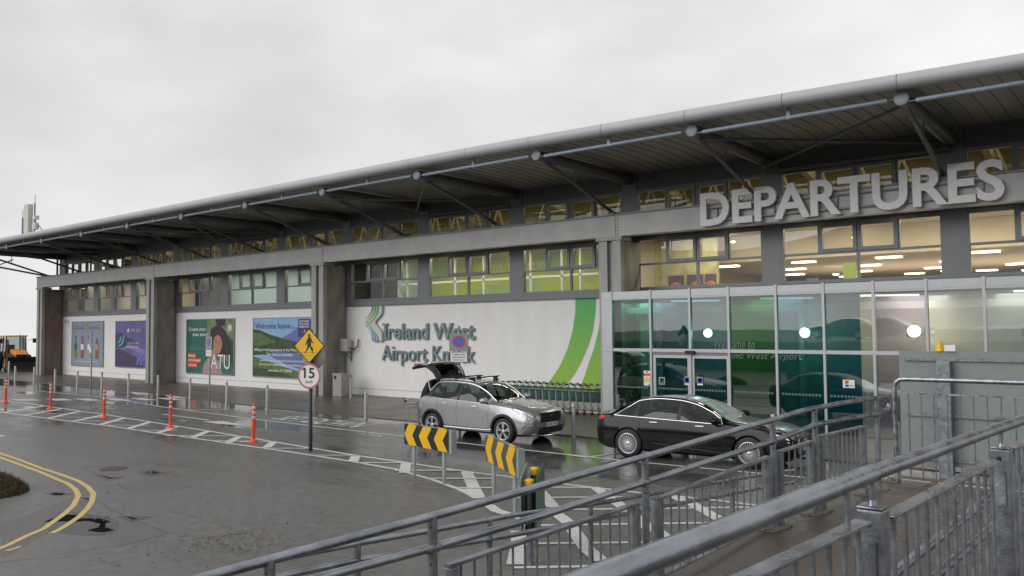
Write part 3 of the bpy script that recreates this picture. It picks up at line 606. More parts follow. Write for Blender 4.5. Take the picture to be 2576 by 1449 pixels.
# inside of the porch
MB().box(-14.6, PXR, YW-.4, YW-.3, 0.03, 4.0).build('inner_wall', mat('porch_inner_wall', (.46, .47, .46), .7, var=.06, scale=.6), P)
for x0, x1 in ((-14.2, -13.9), (-13.6, -13.45), (-8.75, -8.6), (-2.8, -2.6)): MB().box(x0, x1, YW-.75, YW-.6, .03, 3.9).build('inner_post', M_wht, P)
for x in (-12.6, -9.6, -6.7, -3.0, .2): MB().bar((x, PY+.4, 3.92), (x+1.3, YW-.7, 3.92), .12, .05).build('strip_light', lamp_mat('porch_strip', (1, .95, .85), 1.6), P)
q = MB(); q.box(-14.8, PXR, PY+.9, PY+1.1, 3.55, 3.75); q.build('inner_beam', M_wht, P)
for px_, py_, r_ in ((1780, 838, .13), (2024, 837, .14), (2299, 833, .15)):
    v = fp(px_, py_, PY+.35)
    q = MB(); q.lathe([(0, -.07), (r_*.7, -.06), (r_*.95, -.02), (r_, .0), (r_, .05)], (v.x, v.y, v.z), 28, 'y'); q.build('round_lamp', lamp_mat('lamp_globe', (1, .80, .50), 42.), P)
    l = bpy.data.lights.new('lamp', 'POINT'); l.energy = 6; l.color = (1, .8, .5); l.shadow_soft_size = .15
    lo = bpy.data.objects.new('lamp', l); COL.objects.link(lo); lo.parent = P; lo.location = Vector((v.x, v.y-.12, v.z))-wloc(P)
for i in (0, 3, 6, 8, 11):
    l = bpy.data.lights.new('porch_lamp', 'AREA'); l.size = 1.5; l.energy = 20; l.color = (1, .95, .88)
    lo = bpy.data.objects.new('porch_lamp', l); COL.objects.link(lo); lo.parent = P; lo.location = Vector((mu[i]+.8, PY+.9, 3.9))-wloc(P)
# row of manifestation dots, door notices, handwritten welcome
M_fros = mat('frosted_dot', (.11, .155, .15), .6)
for i in range(0, 6):
    q = MB(); x = mu[i]+.14
    while x < mu[i+1]-.12:
        q.lathe([(0, -.008), (.038, -.008)], (x, PY, 1.12), 8, 'y'); x += .096
    q.build('dot_row', M_fros, P)
def notice(x0, y0, x1, y1, cols):      # small notice stuck on the glass; cols = [(u0,v0,u1,v1,mat)]
    A = fp(x0, y1, PY-.012); B = fp(x1, y0, PY-.012); q = MB(); ms = []
    q.box(A.x, B.x, PY-.036, PY-.032, A.z, B.z, 0); ms.append(M_wht)
    for u0_, v0_, u1_, v1_, mt in cols:
        ms.append(mt); w_, h_ = B.x-A.x, B.z-A.z; q.box(A.x+u0_*w_, A.x+u1_*w_, PY-.039, PY-.0365, A.z+v0_*h_, A.z+v1_*h_, len(ms)-1)
    q.build('door_notice', ms, P)
z8 = Z(1860, 1080)
sg = flat('notice_green', (.05, .16, .08)); sy = flat('notice_yellow', (.8, .6, .05)); sb_ = flat('notice_blue', (.05, .09, .35)); sor = flat('notice_orange', (.8, .25, .03))
for (x0, y0, x1, y1, cc) in ((1490, 832, 1555, 882, [(.0, .05, 1, .45, M_red), (.35, .6, .65, .9, M_red)]), (1492, 886, 1553, 980, [(.02, .35, .98, .72, sy), (.3, .74, .7, .95, sy), (.7, .03, .95, .15, sb_)]),
                             (1645, 898, 1702, 968, [(.06, .06, .94, .94, sg), (.3, .4, .7, .75, sy)]), (1900, 893, 1948, 975, [(.04, .22, .96, .96, sb_), (.2, .4, .8, .8, M_wht), (.3, .53, .7, .62, sb_)]), (2030, 897, 2083, 978, [(.04, .22, .96, .96, sb_), (.2, .4, .8, .8, M_wht), (.3, .53, .7, .62, sb_)])):
    notice(*z8(x0, y0), *z8(x1, y1), cc)
z9 = Z(2880, 1080); notice(*z9(757, 925), *z9(873, 1003), [(.15, .5, .5, .9, sor), (.3, .6, .42, .85, M_red), (.2, .12, .5, .42, sb_), (.55, .2, .9, .35, flat('grey_line', (.3, .3, .3)))])
q = MB(); A = fp(1797, 878, PY); B = fp(1899, 857, PY); wall_text(q, 'Welcome to', A.x, A.z, B.x-A.x, B.z-A.z+.06, PY-.012, shear=.25); q.build('script_lettering', M_fros, P)
q = MB(); A = fp(1805, 905, PY); B = fp(2018, 884, PY); wall_text(q, 'Ireland West Airport', A.x, A.z-.02, B.x-A.x, .27, PY-.012, shear=.25); q.build('script_lettering', M_fros, P)

# ================================================================== SIGNS ON THE FRONT
def grad_mat(name, ca, cb, z0, z1):
    m = mat(name, ca, .5); t = m.node_tree; b = t.nodes['Principled BSDF']; ge = N(t, 'ShaderNodeNewGeometry'); se = N(t, 'ShaderNodeSeparateXYZ'); mr = N(t, 'ShaderNodeMapRange')
    mr.inputs[1].default_value = z0; mr.inputs[2].default_value = z1; mix = N(t, 'ShaderNodeMix', data_type='RGBA'); mix.inputs[6].default_value = (*ca, 1); mix.inputs[7].default_value = (*cb, 1)
    t.links.new(ge.outputs['Position'], se.inputs[0]); t.links.new(se.outputs[2], mr.inputs[0]); t.links.new(mr.outputs[0], mix.inputs[0]); t.links.new(mix.outputs[2], b.inputs['Base Color']); return m
M_let = mat('letter_pale_grey', (.82, .82, .83), .45, var=.03)
dA, dB = fp(1764, 570, 23.85), fp(2530.7, 540, 23.85)
D_ = thing('departures_sign', (dA.x, 23.85, 6.2), 'large pale grey DEPARTURES letters standing in front of the beam', 'sign')
letters(D_, 'DEPARTURES', dA.x, dA.z, dB.x-dA.x, 1.04, 23.84, .10, .024, M_let)
mb = MB(); mb.box(dA.x+.2, dB.x-.2, 23.90, 23.94, 6.40, 6.45); mb.box(dA.x+.2, dB.x-.2, 23.90, 23.94, 6.8, 6.85)
for i in range(5): x = dA.x+.5+i*(dB.x-dA.x-1)/4; mb.box(x-.02, x+.02, 23.941, 24.0, 6.38, 6.87)
mb.build('mounting_rail', M_frame, D_)
M_ir = mat('letter_slate', (.20, .26, .28), .45, var=.04)
I_ = thing('airport_name_sign', (-28.9, 25.3, 1.6), 'raised slate grey airport name in two lines beside a green and blue ribbon emblem', 'sign')
letters(I_, 'Ireland West', -27.93, 2.62, 5.50, .70, 25.405, .08, .018, M_ir, caps='I')
q = MB(); q.box(-28.06, -27.70, 25.363, 25.447, 2.60, 2.70); q.box(-28.06, -27.70, 25.363, 25.447, 3.24, 3.34); q.build('letter_serif', M_ir, I_)
letters(I_, 'Airport Knock', -28.09, 1.66, 5.66, .68, 25.405, .08, .004, M_ir, caps='A')
ea = fp(919.5, 858.3, 25.35); eb = fp(961.2, 769.3, 25.35); ew, eh = eb.x-ea.x, eb.z-ea.z
def em(u, v, y=25.33): return (ea.x+u*ew, y, ea.z+v*eh)
def sweepc(ut, ve, s_, n=14): return [((ut-(ut-.02)*(i/n)**2.5), (1-(1-ve)*i/n) if s_ > 0 else (1-ve)*i/n) for i in range(n+1)]
M_e1 = grad_mat('emblem_green', (.42, .52, .04), (.03, .34, .10), ea.z+eh*.45, ea.z+eh*.95); M_e2 = grad_mat('emblem_teal', (.13, .16, .42), (.10, .52, .38), ea.z, ea.z+eh*.4)
q = MB(); n_ = 14; ys_ = [i/(2*n_) for i in range(2*n_+1)]
wr = lambda v: 1-.42*math.exp(-((v-.53)/.17)**2); wl = lambda v: max(.0, .40-.40*(1-abs(v-.53)/.47)**1.1*1.0) if abs(v-.53) < .47 else .40
vs = [em(wl(v), v, 25.335) for v in ys_]+[em(wr(v), v, 25.335) for v in ys_]; m_ = len(ys_)
q.add(vs+[(a_[0], 25.43, a_[2]) for a_ in vs], [(i, i+1, m_+i+1, m_+i) for i in range(m_-1)]+[(m_+i, m_+i+1, 3*m_+i+1, 3*m_+i) for i in range(m_-1)]+[(i, i+1, 2*m_+i+1, 2*m_+i) for i in range(m_-1)]+[(0, m_, 3*m_, 2*m_), (m_-1, 2*m_-1, 4*m_-1, 3*m_-1)]); q.build('emblem_backing', flat('emblem_silver', (.60, .60, .58)), I_)
for s_, mt in ((1, M_e1), (-1, M_e2)):
    for i in range(3):
        ve = (.66, .55, .44)[i] if s_ > 0 else (.34+.0, .45, .56)[i]
        a_ = sweepc(.42+.155*i, ve+.0, s_); b_ = sweepc(.42+.155*i+.10, ve-.02, s_)
        if s_ < 0: a_ = sweepc(.42+.155*i, 1-(.66, .55, .44)[i]+.0, -1); a_ = [(u, (.66, .55, .44)[i]*f) for (u, _), f in zip(sweepc(.42+.155*i, 0, 1), [j/14 for j in range(15)])]; b_ = [(u, ((.66, .55, .44)[i]-.02)*f) for (u, _), f in zip(sweepc(.52+.155*i, 0, 1), [j/14 for j in range(15)])]
        q = MB(); yy = 25.330-.002*i-(.006 if s_ > 0 else 0); vs = [em(*p, y=yy) for p in a_]+[em(*p, y=yy) for p in b_]; n_ = len(a_)
        q.add(vs, [(j, j+1, n_+j+1, n_+j) for j in range(n_-1)]); q.build('emblem_ribbon', mt, I_, recalc=False)
# painted green sweep on the wall
def wp(zf, pts, Y): return [fp(*zf(*p), Y) for p in pts]
M_sw = grad_mat('sweep_green', (.30, .50, .05), (.08, .44, .12), .9, 4.1)
sweep = MB()
def twoedge(q, Lp, Rp, Y, mi=0):
    A = wp(z8, Lp, Y); B = wp(z8, Rp, Y); n_ = len(A)
    q.add(A+B, [(j, n_+j, n_+j+1, j+1) for j in range(n_-1)], mi)
sw = thing('green_wall_sweep', (-17.5, YW, 1), 'painted lime to green curved double stripe on the white wall left of the porch', 'wall graphic')
twoedge(sweep, [(800, 78), (797, 250), (770, 430), (720, 610), (640, 790), (560, 910), (490, 1000), (440, 1060)], [(1008, 72), (1000, 250), (975, 430), (930, 580), (860, 740), (790, 870), (690, 1000), (640, 1060)], YW+.02); sweep.build('stripe', M_sw, sw, recalc=False); sweep = MB()
twoedge(sweep, [(1072, 85), (1060, 240), (1030, 430), (985, 610), (935, 750), (885, 900), (850, 985), (810, 1080)], [(1160, 85)]*2+[(1160, 430), (1160, 610), (1160, 750), (1160, 900), (1160, 985), (1160, 1080)], YW+.02); sweep.build('stripe', M_sw, sw, recalc=False)
# ---- wall posters
M_pfr = mat('poster_frame', (.30, .31, .31), .4, metal=.5)
class Poster:
    def __init__(s, name, label, x0, y0, x1, y1, base):
        A = fp(x0, y1, YW-.02); B = fp(x1, y0, YW-.02); s.x, s.z, s.w, s.h = A.x, A.z, B.x-A.x, B.z-A.z; s.k = 0
        s.t = thing(name, (s.x, YW, s.z), label, 'poster', 'posters on the white terminal wall')
        q = MB(); q.box(s.x, s.x+s.w, YW-.03, YW+.025, s.z, s.z+s.h); q.build('panel', base, s.t)
        q = MB(); e_ = .035
        q.box(s.x-e_, s.x+s.w+e_, YW-.05, YW+.02, s.z-e_, s.z); q.box(s.x-e_, s.x+s.w+e_, YW-.05, YW+.02, s.z+s.h, s.z+s.h+e_); q.box(s.x-e_, s.x, YW-.05, YW+.02, s.z, s.z+s.h); q.box(s.x+s.w, s.x+s.w+e_, YW-.05, YW+.02, s.z, s.z+s.h); q.build('frame', M_pfr, s.t)
    def Y(s): s.k += 1; return YW-.031-.0012*s.k
    def pt(s, u, v, y): return (s.x+u*s.w, y, s.z+v*s.h)
    def poly(s, name, pts, mt):
        y = s.Y(); MB().poly([s.pt(max(0, min(1, u)), max(0, min(1, v)), y) for u, v in pts]).build(name, mt, s.t, recalc=False)
    def ell(s, name, u, v, a_, b_, mt, n=18): s.poly(name, [(u+a_*math.cos(6.2832*i/n), v+b_*math.sin(6.2832*i/n)) for i in range(n)], mt)
    def text(s, body, u, v, uw, vh, mt, bold=0., **k):
        q = MB(); wall_text(q, body, s.x+u*s.w, s.z+v*s.h, uw*s.w, vh*s.h, s.Y(), bold=bold, **k); q.build('lettering', mt, s.t, recalc=False)
zA = Z(0, 1150); zB = Z(900, 1150)
p = Poster('distillery_poster', 'grey blue poster with four bottles, leftmost of the wall posters', *zA(722, 148), *zA(1040, 586), mat('poster_slate_blue', (.22, .27, .36), .45, scale=.6, col2=(.30, .35, .44)))
gold = flat('ink_gold', (.45, .28, .08)); navy = flat('ink_navy', (.10, .12, .2)); M_ink = flat('ink_white', (.84, .85, .86))
for v in (.925, .785):
    p.poly('rule', [(.07, v-.006), (.42, v-.006), (.42, v+.006), (.07, v+.006)], gold); p.poly('rule', [(.56, v-.006), (.93, v-.006), (.93, v+.006), (.56, v+.006)], gold)
p.text('ACHILL ISLAND', .09, .83, .32, .05, navy); p.text('DISTILLERS', .58, .83, .3, .05, navy); p.ell('bottle_mark', .49, .83, .04, .06, gold); p.poly('bottle_mark', [(.475, .86), (.505, .86), (.505, .96), (.475, .96)], gold)
for i, (u, c1_) in enumerate(((.13, (.28, .22, .03)), (.35, (.45, .07, .03)), (.57, (.40, .36, .10)), (.82, (.30, .10, .04)))):
    top = .68 if i < 3 else .62
    p.poly('bottle', [(u-.045, .17), (u+.045, .17), (u+.045, .5), (u+.018, .56), (u+.018, top), (u-.018, top), (u-.018, .56), (u-.045, .5)], flat('bottle_%d' % i, c1_))
    p.poly('bottle_label', [(u-.042, .36), (u+.042, .36), (u+.042, .49), (u-.042, .49)], (flat('lab_teal', (.03, .13, .11)), M_ink, M_ink, flat('lab_tan', (.42, .3, .2)))[i]); p.poly('bottle_cap', [(u-.022, top-.08), (u+.022, top-.08), (u+.022, top), (u-.022, top)], navy)
p.text('TASTE THE ISLAND IN EVERY DROP', .14, .065, .7, .045, M_ink)
p = Poster('coast_poster', 'violet and indigo coastline poster half hidden by the second concrete column', *zA(1163, 140), *zA(1600, 600), mat('poster_violet', (.07, .07, .25), .4, scale=.7, col2=(.16, .12, .36)))
pk = flat('sea_lilac', (.26, .17, .42)); rk = mat('rock_indigo', (.02, .018, .06), .5, scale=8, col2=(.08, .05, .13)); tq = flat('arc_turquoise', (.06, .42, .45)); pb = flat('arc_blue', (.13, .17, .55))
p.poly('sea', [(.0, .40), (.3, .5), (.7, .38), (.7, .25), (.3, .42), (0, .3)], pk); p.poly('headland', [(0, .74), (.14, .76), (.22, .68), (.42, .6), (.5, .52), (.3, .5), (.2, .42), (0, .40)], rk); p.poly('headland', [(0, .38), (.1, .4), (.3, .3), (.5, .22), (.66, .05), (.66, 0), (0, 0)], rk)
for rr, uu in ((.18, tq), (.11, tq)):
    n_ = 12; o_ = [(.03+rr*math.cos(-1.3+1.5*i/n_), .66-.02+rr*1.2*math.sin(-1.3+1.5*i/n_)) for i in range(n_+1)]; i_ = [(.03+(rr-.035)*math.cos(-1.3+1.5*i/n_), .64+(rr-.035)*1.2*math.sin(-1.3+1.5*i/n_)) for i in range(n_+1)]
    p.poly('arc', o_+i_[::-1], uu)
for rr in (.3, .22):
    n_ = 12; o_ = [(.8+rr*math.cos(1.6+1.5*i/n_), .04+rr*math.sin(1.6+1.5*i/n_)) for i in range(n_+1)]; i_ = [(.8+(rr-.045)*math.cos(1.6+1.5*i/n_), .04+(rr-.045)*math.sin(1.6+1.5*i/n_)) for i in range(n_+1)]
    p.poly('arc', o_+i_[::-1], pb)
p.poly('arrow_mark', [(.27, .79), (.33, .86), (.315, .79), (.33, .74)], M_ink); p.text('NORTHERN & WESTERN', .36, .81, .1, .025, M_ink); p.text('Regional Assembly', .36, .77, .1, .03, M_ink); p.text('EUROPEAN UNION', .49, .80, .11, .03, M_ink); p.text('Structural Funds', .49, .76, .11, .03, M_ink)
p.text('Working For Your Region', .28, .50, .28, .045, M_ink); p.text('Ag Obair Ar Son Do Réigiúin', .26, .41, .30, .045, M_ink)
p = Poster('university_poster', 'green poster of a smiling curly haired woman, third wall poster from the left', *zA(1878, 122), *zA(2355, 660), mat('poster_green_blur', (.015, .10, .09), .4, scale=.8, col2=(.05, .19, .14)))
p.poly('blur_light', [(.45, 1), (.62, 1), (.6, .5), (.45, .6)], mat('blur_olive', (.10, .18, .08), .5, scale=2.5, col2=(.28, .32, .14))); p.poly('blur_light', [(.62, 1), (1, 1), (1, .35), (.75, .2), (.66, .6)], mat('blur_green2', (.06, .12, .05), .5, scale=2.2, col2=(.32, .36, .18))); p.ell('blur_light', .92, .84, .04, .06, flat('blur_white', (.65, .68, .5)))
p.poly('blur_dark', [(.62, 1), (.84, 1), (.82, .88), (.66, .87)], M_blk); p.poly('blur_dark', [(.88, .7), (1, .6), (1, .1), (.9, .3)], flat('blur_dk', (.02, .05, .03)))
p_poly, p_ell = p.poly, p.ell
sh = lambda u: .07+(u-.5)*1.08+.5
p.poly = lambda n, pts, m_: p_poly(n, [(sh(u), v) for u, v in pts], m_)
p.ell = lambda n, u, v, *r_: p_ell(n, sh(u), v, *r_)
hair = flat('hair_dark', (.02, .012, .010)); 
p.poly('hair', [(.52, .86), (.60, .89), (.68, .86), (.76, .76), (.82, .62), (.85, .45), (.83, .36), (.74, .34), (.6, .36), (.38, .3), (.33, .24), (.40, .38), (.44, .55), (.42, .7), (.46, .8)], hair)
p.poly('blouse', [(.3, 0), (.32, .14), (.40, .27), (.52, .31), (.62, .24), (.70, 0)], flat('blouse_rose', (.42, .27, .30)))
sk = flat('skin_tan', (.46, .22, .14)); p.poly('neck', [(.46, .42), (.58, .46), (.58, .30), (.48, .28)], sk); p.ell('face', .525, .54, .085, .17, sk, 24)
p.ell('eye', .50, .57, .016, .01, hair); p.ell('eye', .565, .57, .016, .01, hair); p.poly('brow', [(.48, .605), (.52, .61), (.52, .598), (.48, .594)], hair); p.poly('brow', [(.545, .61), (.59, .603), (.59, .593), (.545, .598)], hair)
p.poly('nose', [(.525, .56), (.55, .50), (.53, .495)], flat('skin_shade', (.33, .14, .09))); p.poly('mouth', [(.495, .455), (.53, .437), (.575, .455), (.53, .452)], flat('lip_red', (.6, .5, .46)))
p.poly, p.ell = p_poly, p_ell
p.text('Create your', .05, .77, .38, .085, M_ink, .012); p.text('own story', .14, .665, .33, .08, M_ink, .012); p.text('Your future is here', .06, .43, .4, .055, flat('ink_dimgreen', (.25, .36, .32)))
orr = flat('tag_orange', (.72, .12, .04))
for i, (tx, ww) in enumerate((('Atlantic', .17), ('Technological', .28), ('University', .20))):
    v = .29-.092*i; p.poly('name_tag', [(.04, v-.005), (.05+ww, v-.005), (.05+ww, v+.075), (.04, v+.075)], orr); p.text(tx, .05, v+.008, ww-.015, .055, M_ink, .01)
p.text('ATU', .545, .095, .39, .26, M_ink, 0.0)
p = Poster('estate_agent_poster', 'wide landscape poster of green hills and lake reading Welcome home', *zB(134, 108), *zB(735, 694), mat('poster_sky', (.20, .40, .68), .45, scale=.6, col2=(.38, .52, .72)))
gr1 = mat('hill_green', (.045, .09, .03), .6, scale=4, col2=(.17, .22, .06)); gr2 = mat('hill_dark', (.02, .045, .02), .6, scale=3, col2=(.06, .11, .04)); lk = flat('lake_blue', (.12, .17, .36)); mt_ = flat('mountain_blue', (.13, .16, .42))
p.poly('mountain', [(.5, .66), (.66, .76), (.85, .92), (1, 1), (1, .5), (.5, .55)], mt_); p.poly('hill', [(0, .81), (.12, .80), (.3, .72), (.5, .66), (.8, .58), (.8, .42), (0, .36)], gr2); p.poly('hill', [(0, .76), (.12, .74), (.4, .6), (.2, .54), (0, .52)], gr1)
p.poly('lake', [(.3, .45), (.85, .4), (.9, .12), (.6, .2), (.35, .32)], lk); p.poly('lake', [(.05, .42), (.3, .47), (.36, .34), (.15, .38)], gr2); p.poly('shore', [(0, .34), (.22, .28), (.45, .2), (.7, .13), (.9, .06), (1, 0), (0, 0)], gr1); p.poly('shore', [(0, .16), (.3, .12), (.6, .05), (.7, 0), (0, 0)], gr2)
p.text('Welcome home....', .03, .82, .69, .10, flat('ink_blue', (.03, .07, .2)), .008)
for bd, u, v, ww, hh in (('Selling or buying property in the West of Ireland', .02, .425, .92, .06), ('One name to remember', .24, .355, .45, .055), ('Local knowledge with National & International reach', .12, .25, .75, .045), ("One of Ireland's largest databases of qualified buyers", .11, .18, .76, .045), ('www.lwk.ie | 071 9300800', .27, .075, .4, .055)):
    p.text(bd, u, v, ww, hh, M_ink, .012)
nv = flat('agent_navy', (.03, .04, .18)); p.poly('agent_board', [(.77, .68), (.96, .68), (.96, .98), (.77, .98)], nv)
for i, tx in enumerate(('LEONARD', 'WILSON', 'KEENAN')): p.text(tx, .785, .925-.045*i, .16, .032, M_ink, .01)
p.poly('agent_mark', [(.86, .76), (.875, .82), (.89, .76), (.93, .755), (.79, .755)], flat('ink_pink', (.6, .3, .35)))
# ================================================================== VEHICLES
def pchip(xs, ys):
    n = len(xs); h = [xs[i+1]-xs[i] for i in range(n-1)]; dl = [(ys[i+1]-ys[i])/h[i] for i in range(n-1)]; d = [0]*n
    for i in range(1, n-1):
        d[i] = 0 if dl[i-1]*dl[i] <= 0 else 2*dl[i-1]*dl[i]/(dl[i-1]+dl[i])
    d[0], d[-1] = dl[0], dl[-1]
    def f(x):
        if x <= xs[0]: return ys[0]
        if x >= xs[-1]: return ys[-1]
        i = max(j for j in range(n-1) if xs[j] <= x); t = (x-xs[i])/h[i]
        return (2*t**3-3*t*t+1)*ys[i]+(t**3-2*t*t+t)*h[i]*d[i]+(3*t*t-2*t**3)*ys[i+1]+(t**3-t*t)*h[i]*d[i+1]
    return f
class Car:
    """lofted car shell: keys = rows (x, zbot, zmid, zbelt, zroof, wsill, wmid, wbelt, wroof, drop)"""
    def __init__(s, keys, x_cowl, x_head, x_rg0, x_rg1, sg):
        keys = sorted(keys); xs = [k[0] for k in keys]; s.F = [pchip(xs, [k[j] for k in keys]) for j in range(1, 10)]; s.x0, s.x1 = xs[0], xs[-1]
        s.xc, s.xh, s.rg0, s.rg1, s.sg = x_cowl, x_head, x_rg0, x_rg1, sg
    def ring(s, x):
        zb, zm, zl, zr, ws, wm, wb, wr, dr = [f(x) for f in s.F]
        P = [(0, zb), (ws*.85, zb), (ws, zb+.07), ((ws*.4+wm*.6), zb*.5+zm*.5), (wm, zm), (wb*.45+wm*.55, zm*.35+zl*.65+.01), (wb, zl)]
        for t in (.33, .67): P.append((wb+(wr-wb)*t+.02*math.sin(math.pi*t), zl+(zr-dr-zl)*t))
        P += [(wr, zr-dr), (wr*.93, zr-dr*.45), (wr*.85, zr-dr*.25), (wr*.45, zr-dr*.06), (0, zr)]
        return P
    def pt(s, x, j, sd, off=0.):    # j = fractional ring index
        r = s.ring(x); i = min(int(j), len(r)-2); t = j-i; y = r[i][0]*(1-t)+r[i+1][0]*t; z = r[i][1]*(1-t)+r[i+1][1]*t
        dy, dz = r[i+1][0]-r[i][0], r[i+1][1]-r[i][1]; l = math.hypot(dy, dz) or 1
        return Vector((x, sd*(y+off*dz/l), z-off*dy/l))
    def shell(s, root, paint, glassm, wheels, wr, archmat, rear_open=False):
        n = 84; X = sorted(set([s.x0+(s.x1-s.x0)*i/n for i in range(n+1)]+[s.xc, s.xh, s.rg0, s.rg1]+list(s.sg)))
        mb = MB(); m_ = 14
        for x in X:
            r = s.ring(x)
            for y, z in r: mb.v.append(Vector((x, y, z)))
            for y, z in r[1:-1][::-1]: mb.v.append(Vector((x, -y, z)))
        k_ = 26
        for i in range(len(X)-1):
            xm = (X[i]+X[i+1])/2
            for j in range(k_):
                a_, b_ = i*k_+j, i*k_+(j+1) % k_; jj = j if j < 13 else 25-j
                g_ = 0
                if 6 <= jj <= 8 and s.sg[0] < xm < s.sg[1]: g_ = 1
                if jj >= 10 and s.xh < xm < s.xc: g_ = 2
                if jj >= 10 and s.rg1 < xm < s.rg0: g_ = 3
                mb.f.append([a_, b_, b_+k_, a_+k_]); mb.mi.append(g_); mb.sm.append(True)
        mb.f.append(list(range(k_))); mb.mi.append(0); mb.sm.append(False); o_ = (len(X)-1)*k_
        mb.f.append([o_+i for i in range(k_)][::-1]); mb.mi.append(0); mb.sm.append(False)
        tmp = mb.build('tmp', [paint, glassm, glassm, glassm, archmat], None, origin=(0, 0, 0))
        cuts = []
        for (wx, wy) in wheels:
            for sd in (-1, 1):
                cy = MB(); cy.lathe([(0, -.16), (wr, -.16), (wr, .3), (0, .3)], (0, 0, 0), 40, 'y'); 
                if sd < 0:
                    for v in cy.v: v.y = -v.y
                for v in cy.v: v.x += wx; v.y += sd*(wy-.09); v.z += WR
                c_ = cy.build('cut', [archmat], None, origin=(0, 0, 0)); cuts.append(c_)
                md = tmp.modifiers.new('b', 'BOOLEAN'); md.object = c_; md.operation = 'DIFFERENCE'; md.solver = 'EXACT'
                try: md.material_mode = 'TRANSFER'
                except Exception: pass
        dg = bpy.context.evaluated_depsgraph_get(); me = bpy.data.meshes.new_from_object(tmp.evaluated_get(dg))
        mats = [mm.name for mm in me.materials]
        for c_ in cuts: bpy.data.objects.remove(c_)
        bpy.data.objects.remove(tmp)
        gl_i = {1: 'side_window', 2: 'windscreen', 3: 'rear_window'}
        groups = {}
        for p_ in me.polygons:
            key = p_.material_index
            if key in (1, 2, 3):
                sd = (p_.center.y > 0) if key == 1 else True
                groups.setdefault((key, sd), []).append([tuple(me.vertices[i].co) for i in p_.vertices])
            else: groups.setdefault((0, key), []).append([tuple(me.vertices[i].co) for i in p_.vertices])
        body = MB()
        for key, fl in groups.items():
            tgt = body if key[0] == 0 else MB(); idx = {}
            for f_ in fl:
                ii = []
                for v in f_:
                    kk = tuple(round(q, 5) for q in v)
                    if kk not in idx: idx[kk] = len(tgt.v); tgt.v.append(Vector(v))
                    ii.append(idx[kk])
                ii2 = []
                for q in ii:
                    if q not in ii2: ii2.append(q)
                if len(ii2) < 3: continue
                tgt.f.append(ii2); tgt.mi.append(1 if (key[0] == 0 and key[1] >= 4) else 0); tgt.sm.append(True)
            if key[0]: tgt.build(gl_i[key[0]], glassm, root, origin=(0, 0, 0))
        ob = body.build('body', [paint, archmat], root, origin=(0, 0, 0))
        es_ = ob.modifiers.new('edge', 'EDGE_SPLIT'); es_.split_angle = R(38)
        bpy.data.meshes.remove(me); return ob
    def line(s, name, root, mt, pts, r, sd, off=.004, n=6):   # trim following the surface
        q = MB(); q.tube([s.pt(x, j, sd, off) for x, j in pts], r, n); return q.build(name, mt, root, origin=(0, 0, 0))
    def patch(s, name, root, mt, quads, sd, off=.006, solid=True):
        # panel lying on the surface: quads = list of (xa, ja, xb, jb) rows -> strip between two edge polylines
        q = MB(); A, B = quads
        n_ = len(A); vs = [s.pt(x, j, sd, off) for x, j in A]+[s.pt(x, j, sd, off) for x, j in B]
        q.add(vs, [(i, i+1, n_+i+1, n_+i) for i in range(n_-1)], 0, True); return q.build(name, mt, root, origin=(0, 0, 0))
def dens(pts, n=6):
    o = []
    for (a1, b1), (a2, b2) in zip(pts[:-1], pts[1:]): o += [(a1+(a2-a1)*i/n, b1+(b2-b1)*i/n) for i in range(n)]
    return o+[pts[-1]]
M_tyre = mat('tyre_rubber', (.014, .014, .014), .65, var=.15, scale=20); M_rim = mat('rim_alloy', (.62, .63, .65), .28, metal=.75, var=.03); M_rimd = mat('rim_dark', (.02, .02, .022), .5)
M_cglass = glass('car_glass', (.30, .36, .34), .05, 1, rough=.02, boost=.8); M_chrome = mat('chrome', (.75, .77, .8), .12, metal=.9, var=.02)
M_lens = mat('lamp_lens', (.75, .77, .8), .08, metal=.3, var=.35, scale=14, coat=1, spec=.8); M_tail = mat('tail_lamp_red', (.55, .01, .015), .15, coat=.6); M_arch = mat('arch_black', (.012, .012, .012), .6)
def wheel(root, x, y, r, rim, kind, nsp):
    sd = 1 if y > 0 else -1
    q = MB(); w_ = .115
    q.lathe([(rim, -w_), (r-.03, -w_), (r, -w_+.03), (r, w_-.03), (r-.03, w_), (rim, w_), (rim, -w_)], (x, y, r), 40, 'y'); ty = q.build('wheel', M_tyre, root, origin=(x, y, r))
    q = MB(); yo = y+sd*(w_-.01)
    q.lathe([(rim-.02, sd*-.07), (rim-.02, 0), (rim+.004, sd*.012), (rim+.004, -sd*.01)], (x, yo, r), 40, 'y'); q.lathe([(0, sd*-.05), (rim-.01, sd*-.05)], (x, yo, r), 40, 'y', 1)
    q.lathe([(0, sd*.01), (.045, sd*.008), (.055, sd*-.01)], (x, yo, r), 20, 'y')
    for i in range(nsp):
        a0 = 2*math.pi*i/nsp+.3
        if kind == 'twin':      # broad two-tone spokes
            for da, mi_, wd in ((-.15, 0, .026), (.15, 0, .026), (0, 1, .03)):
                p0 = Vector((x+.035*math.cos(a0), yo, r+.035*math.sin(a0))); p1 = Vector((x+(rim-.015)*math.cos(a0+da), yo-sd*.004, r+(rim-.015)*math.sin(a0+da)))
                q.bar(p0, p1, wd, .02, (0, sd, 0), mi_)
        else:
            p0 = Vector((x+.04*math.cos(a0), yo-sd*.005, r+.04*math.sin(a0))); p1 = Vector((x+(rim-.012)*math.cos(a0+.1), yo-sd*.004, r+(rim-.012)*math.sin(a0+.1)))
            q.bar(p0, p1, .014, .018, (0, sd, 0), 0)
    q.build('rim', [M_rim, M_rimd], ty, origin=(x, y, r))
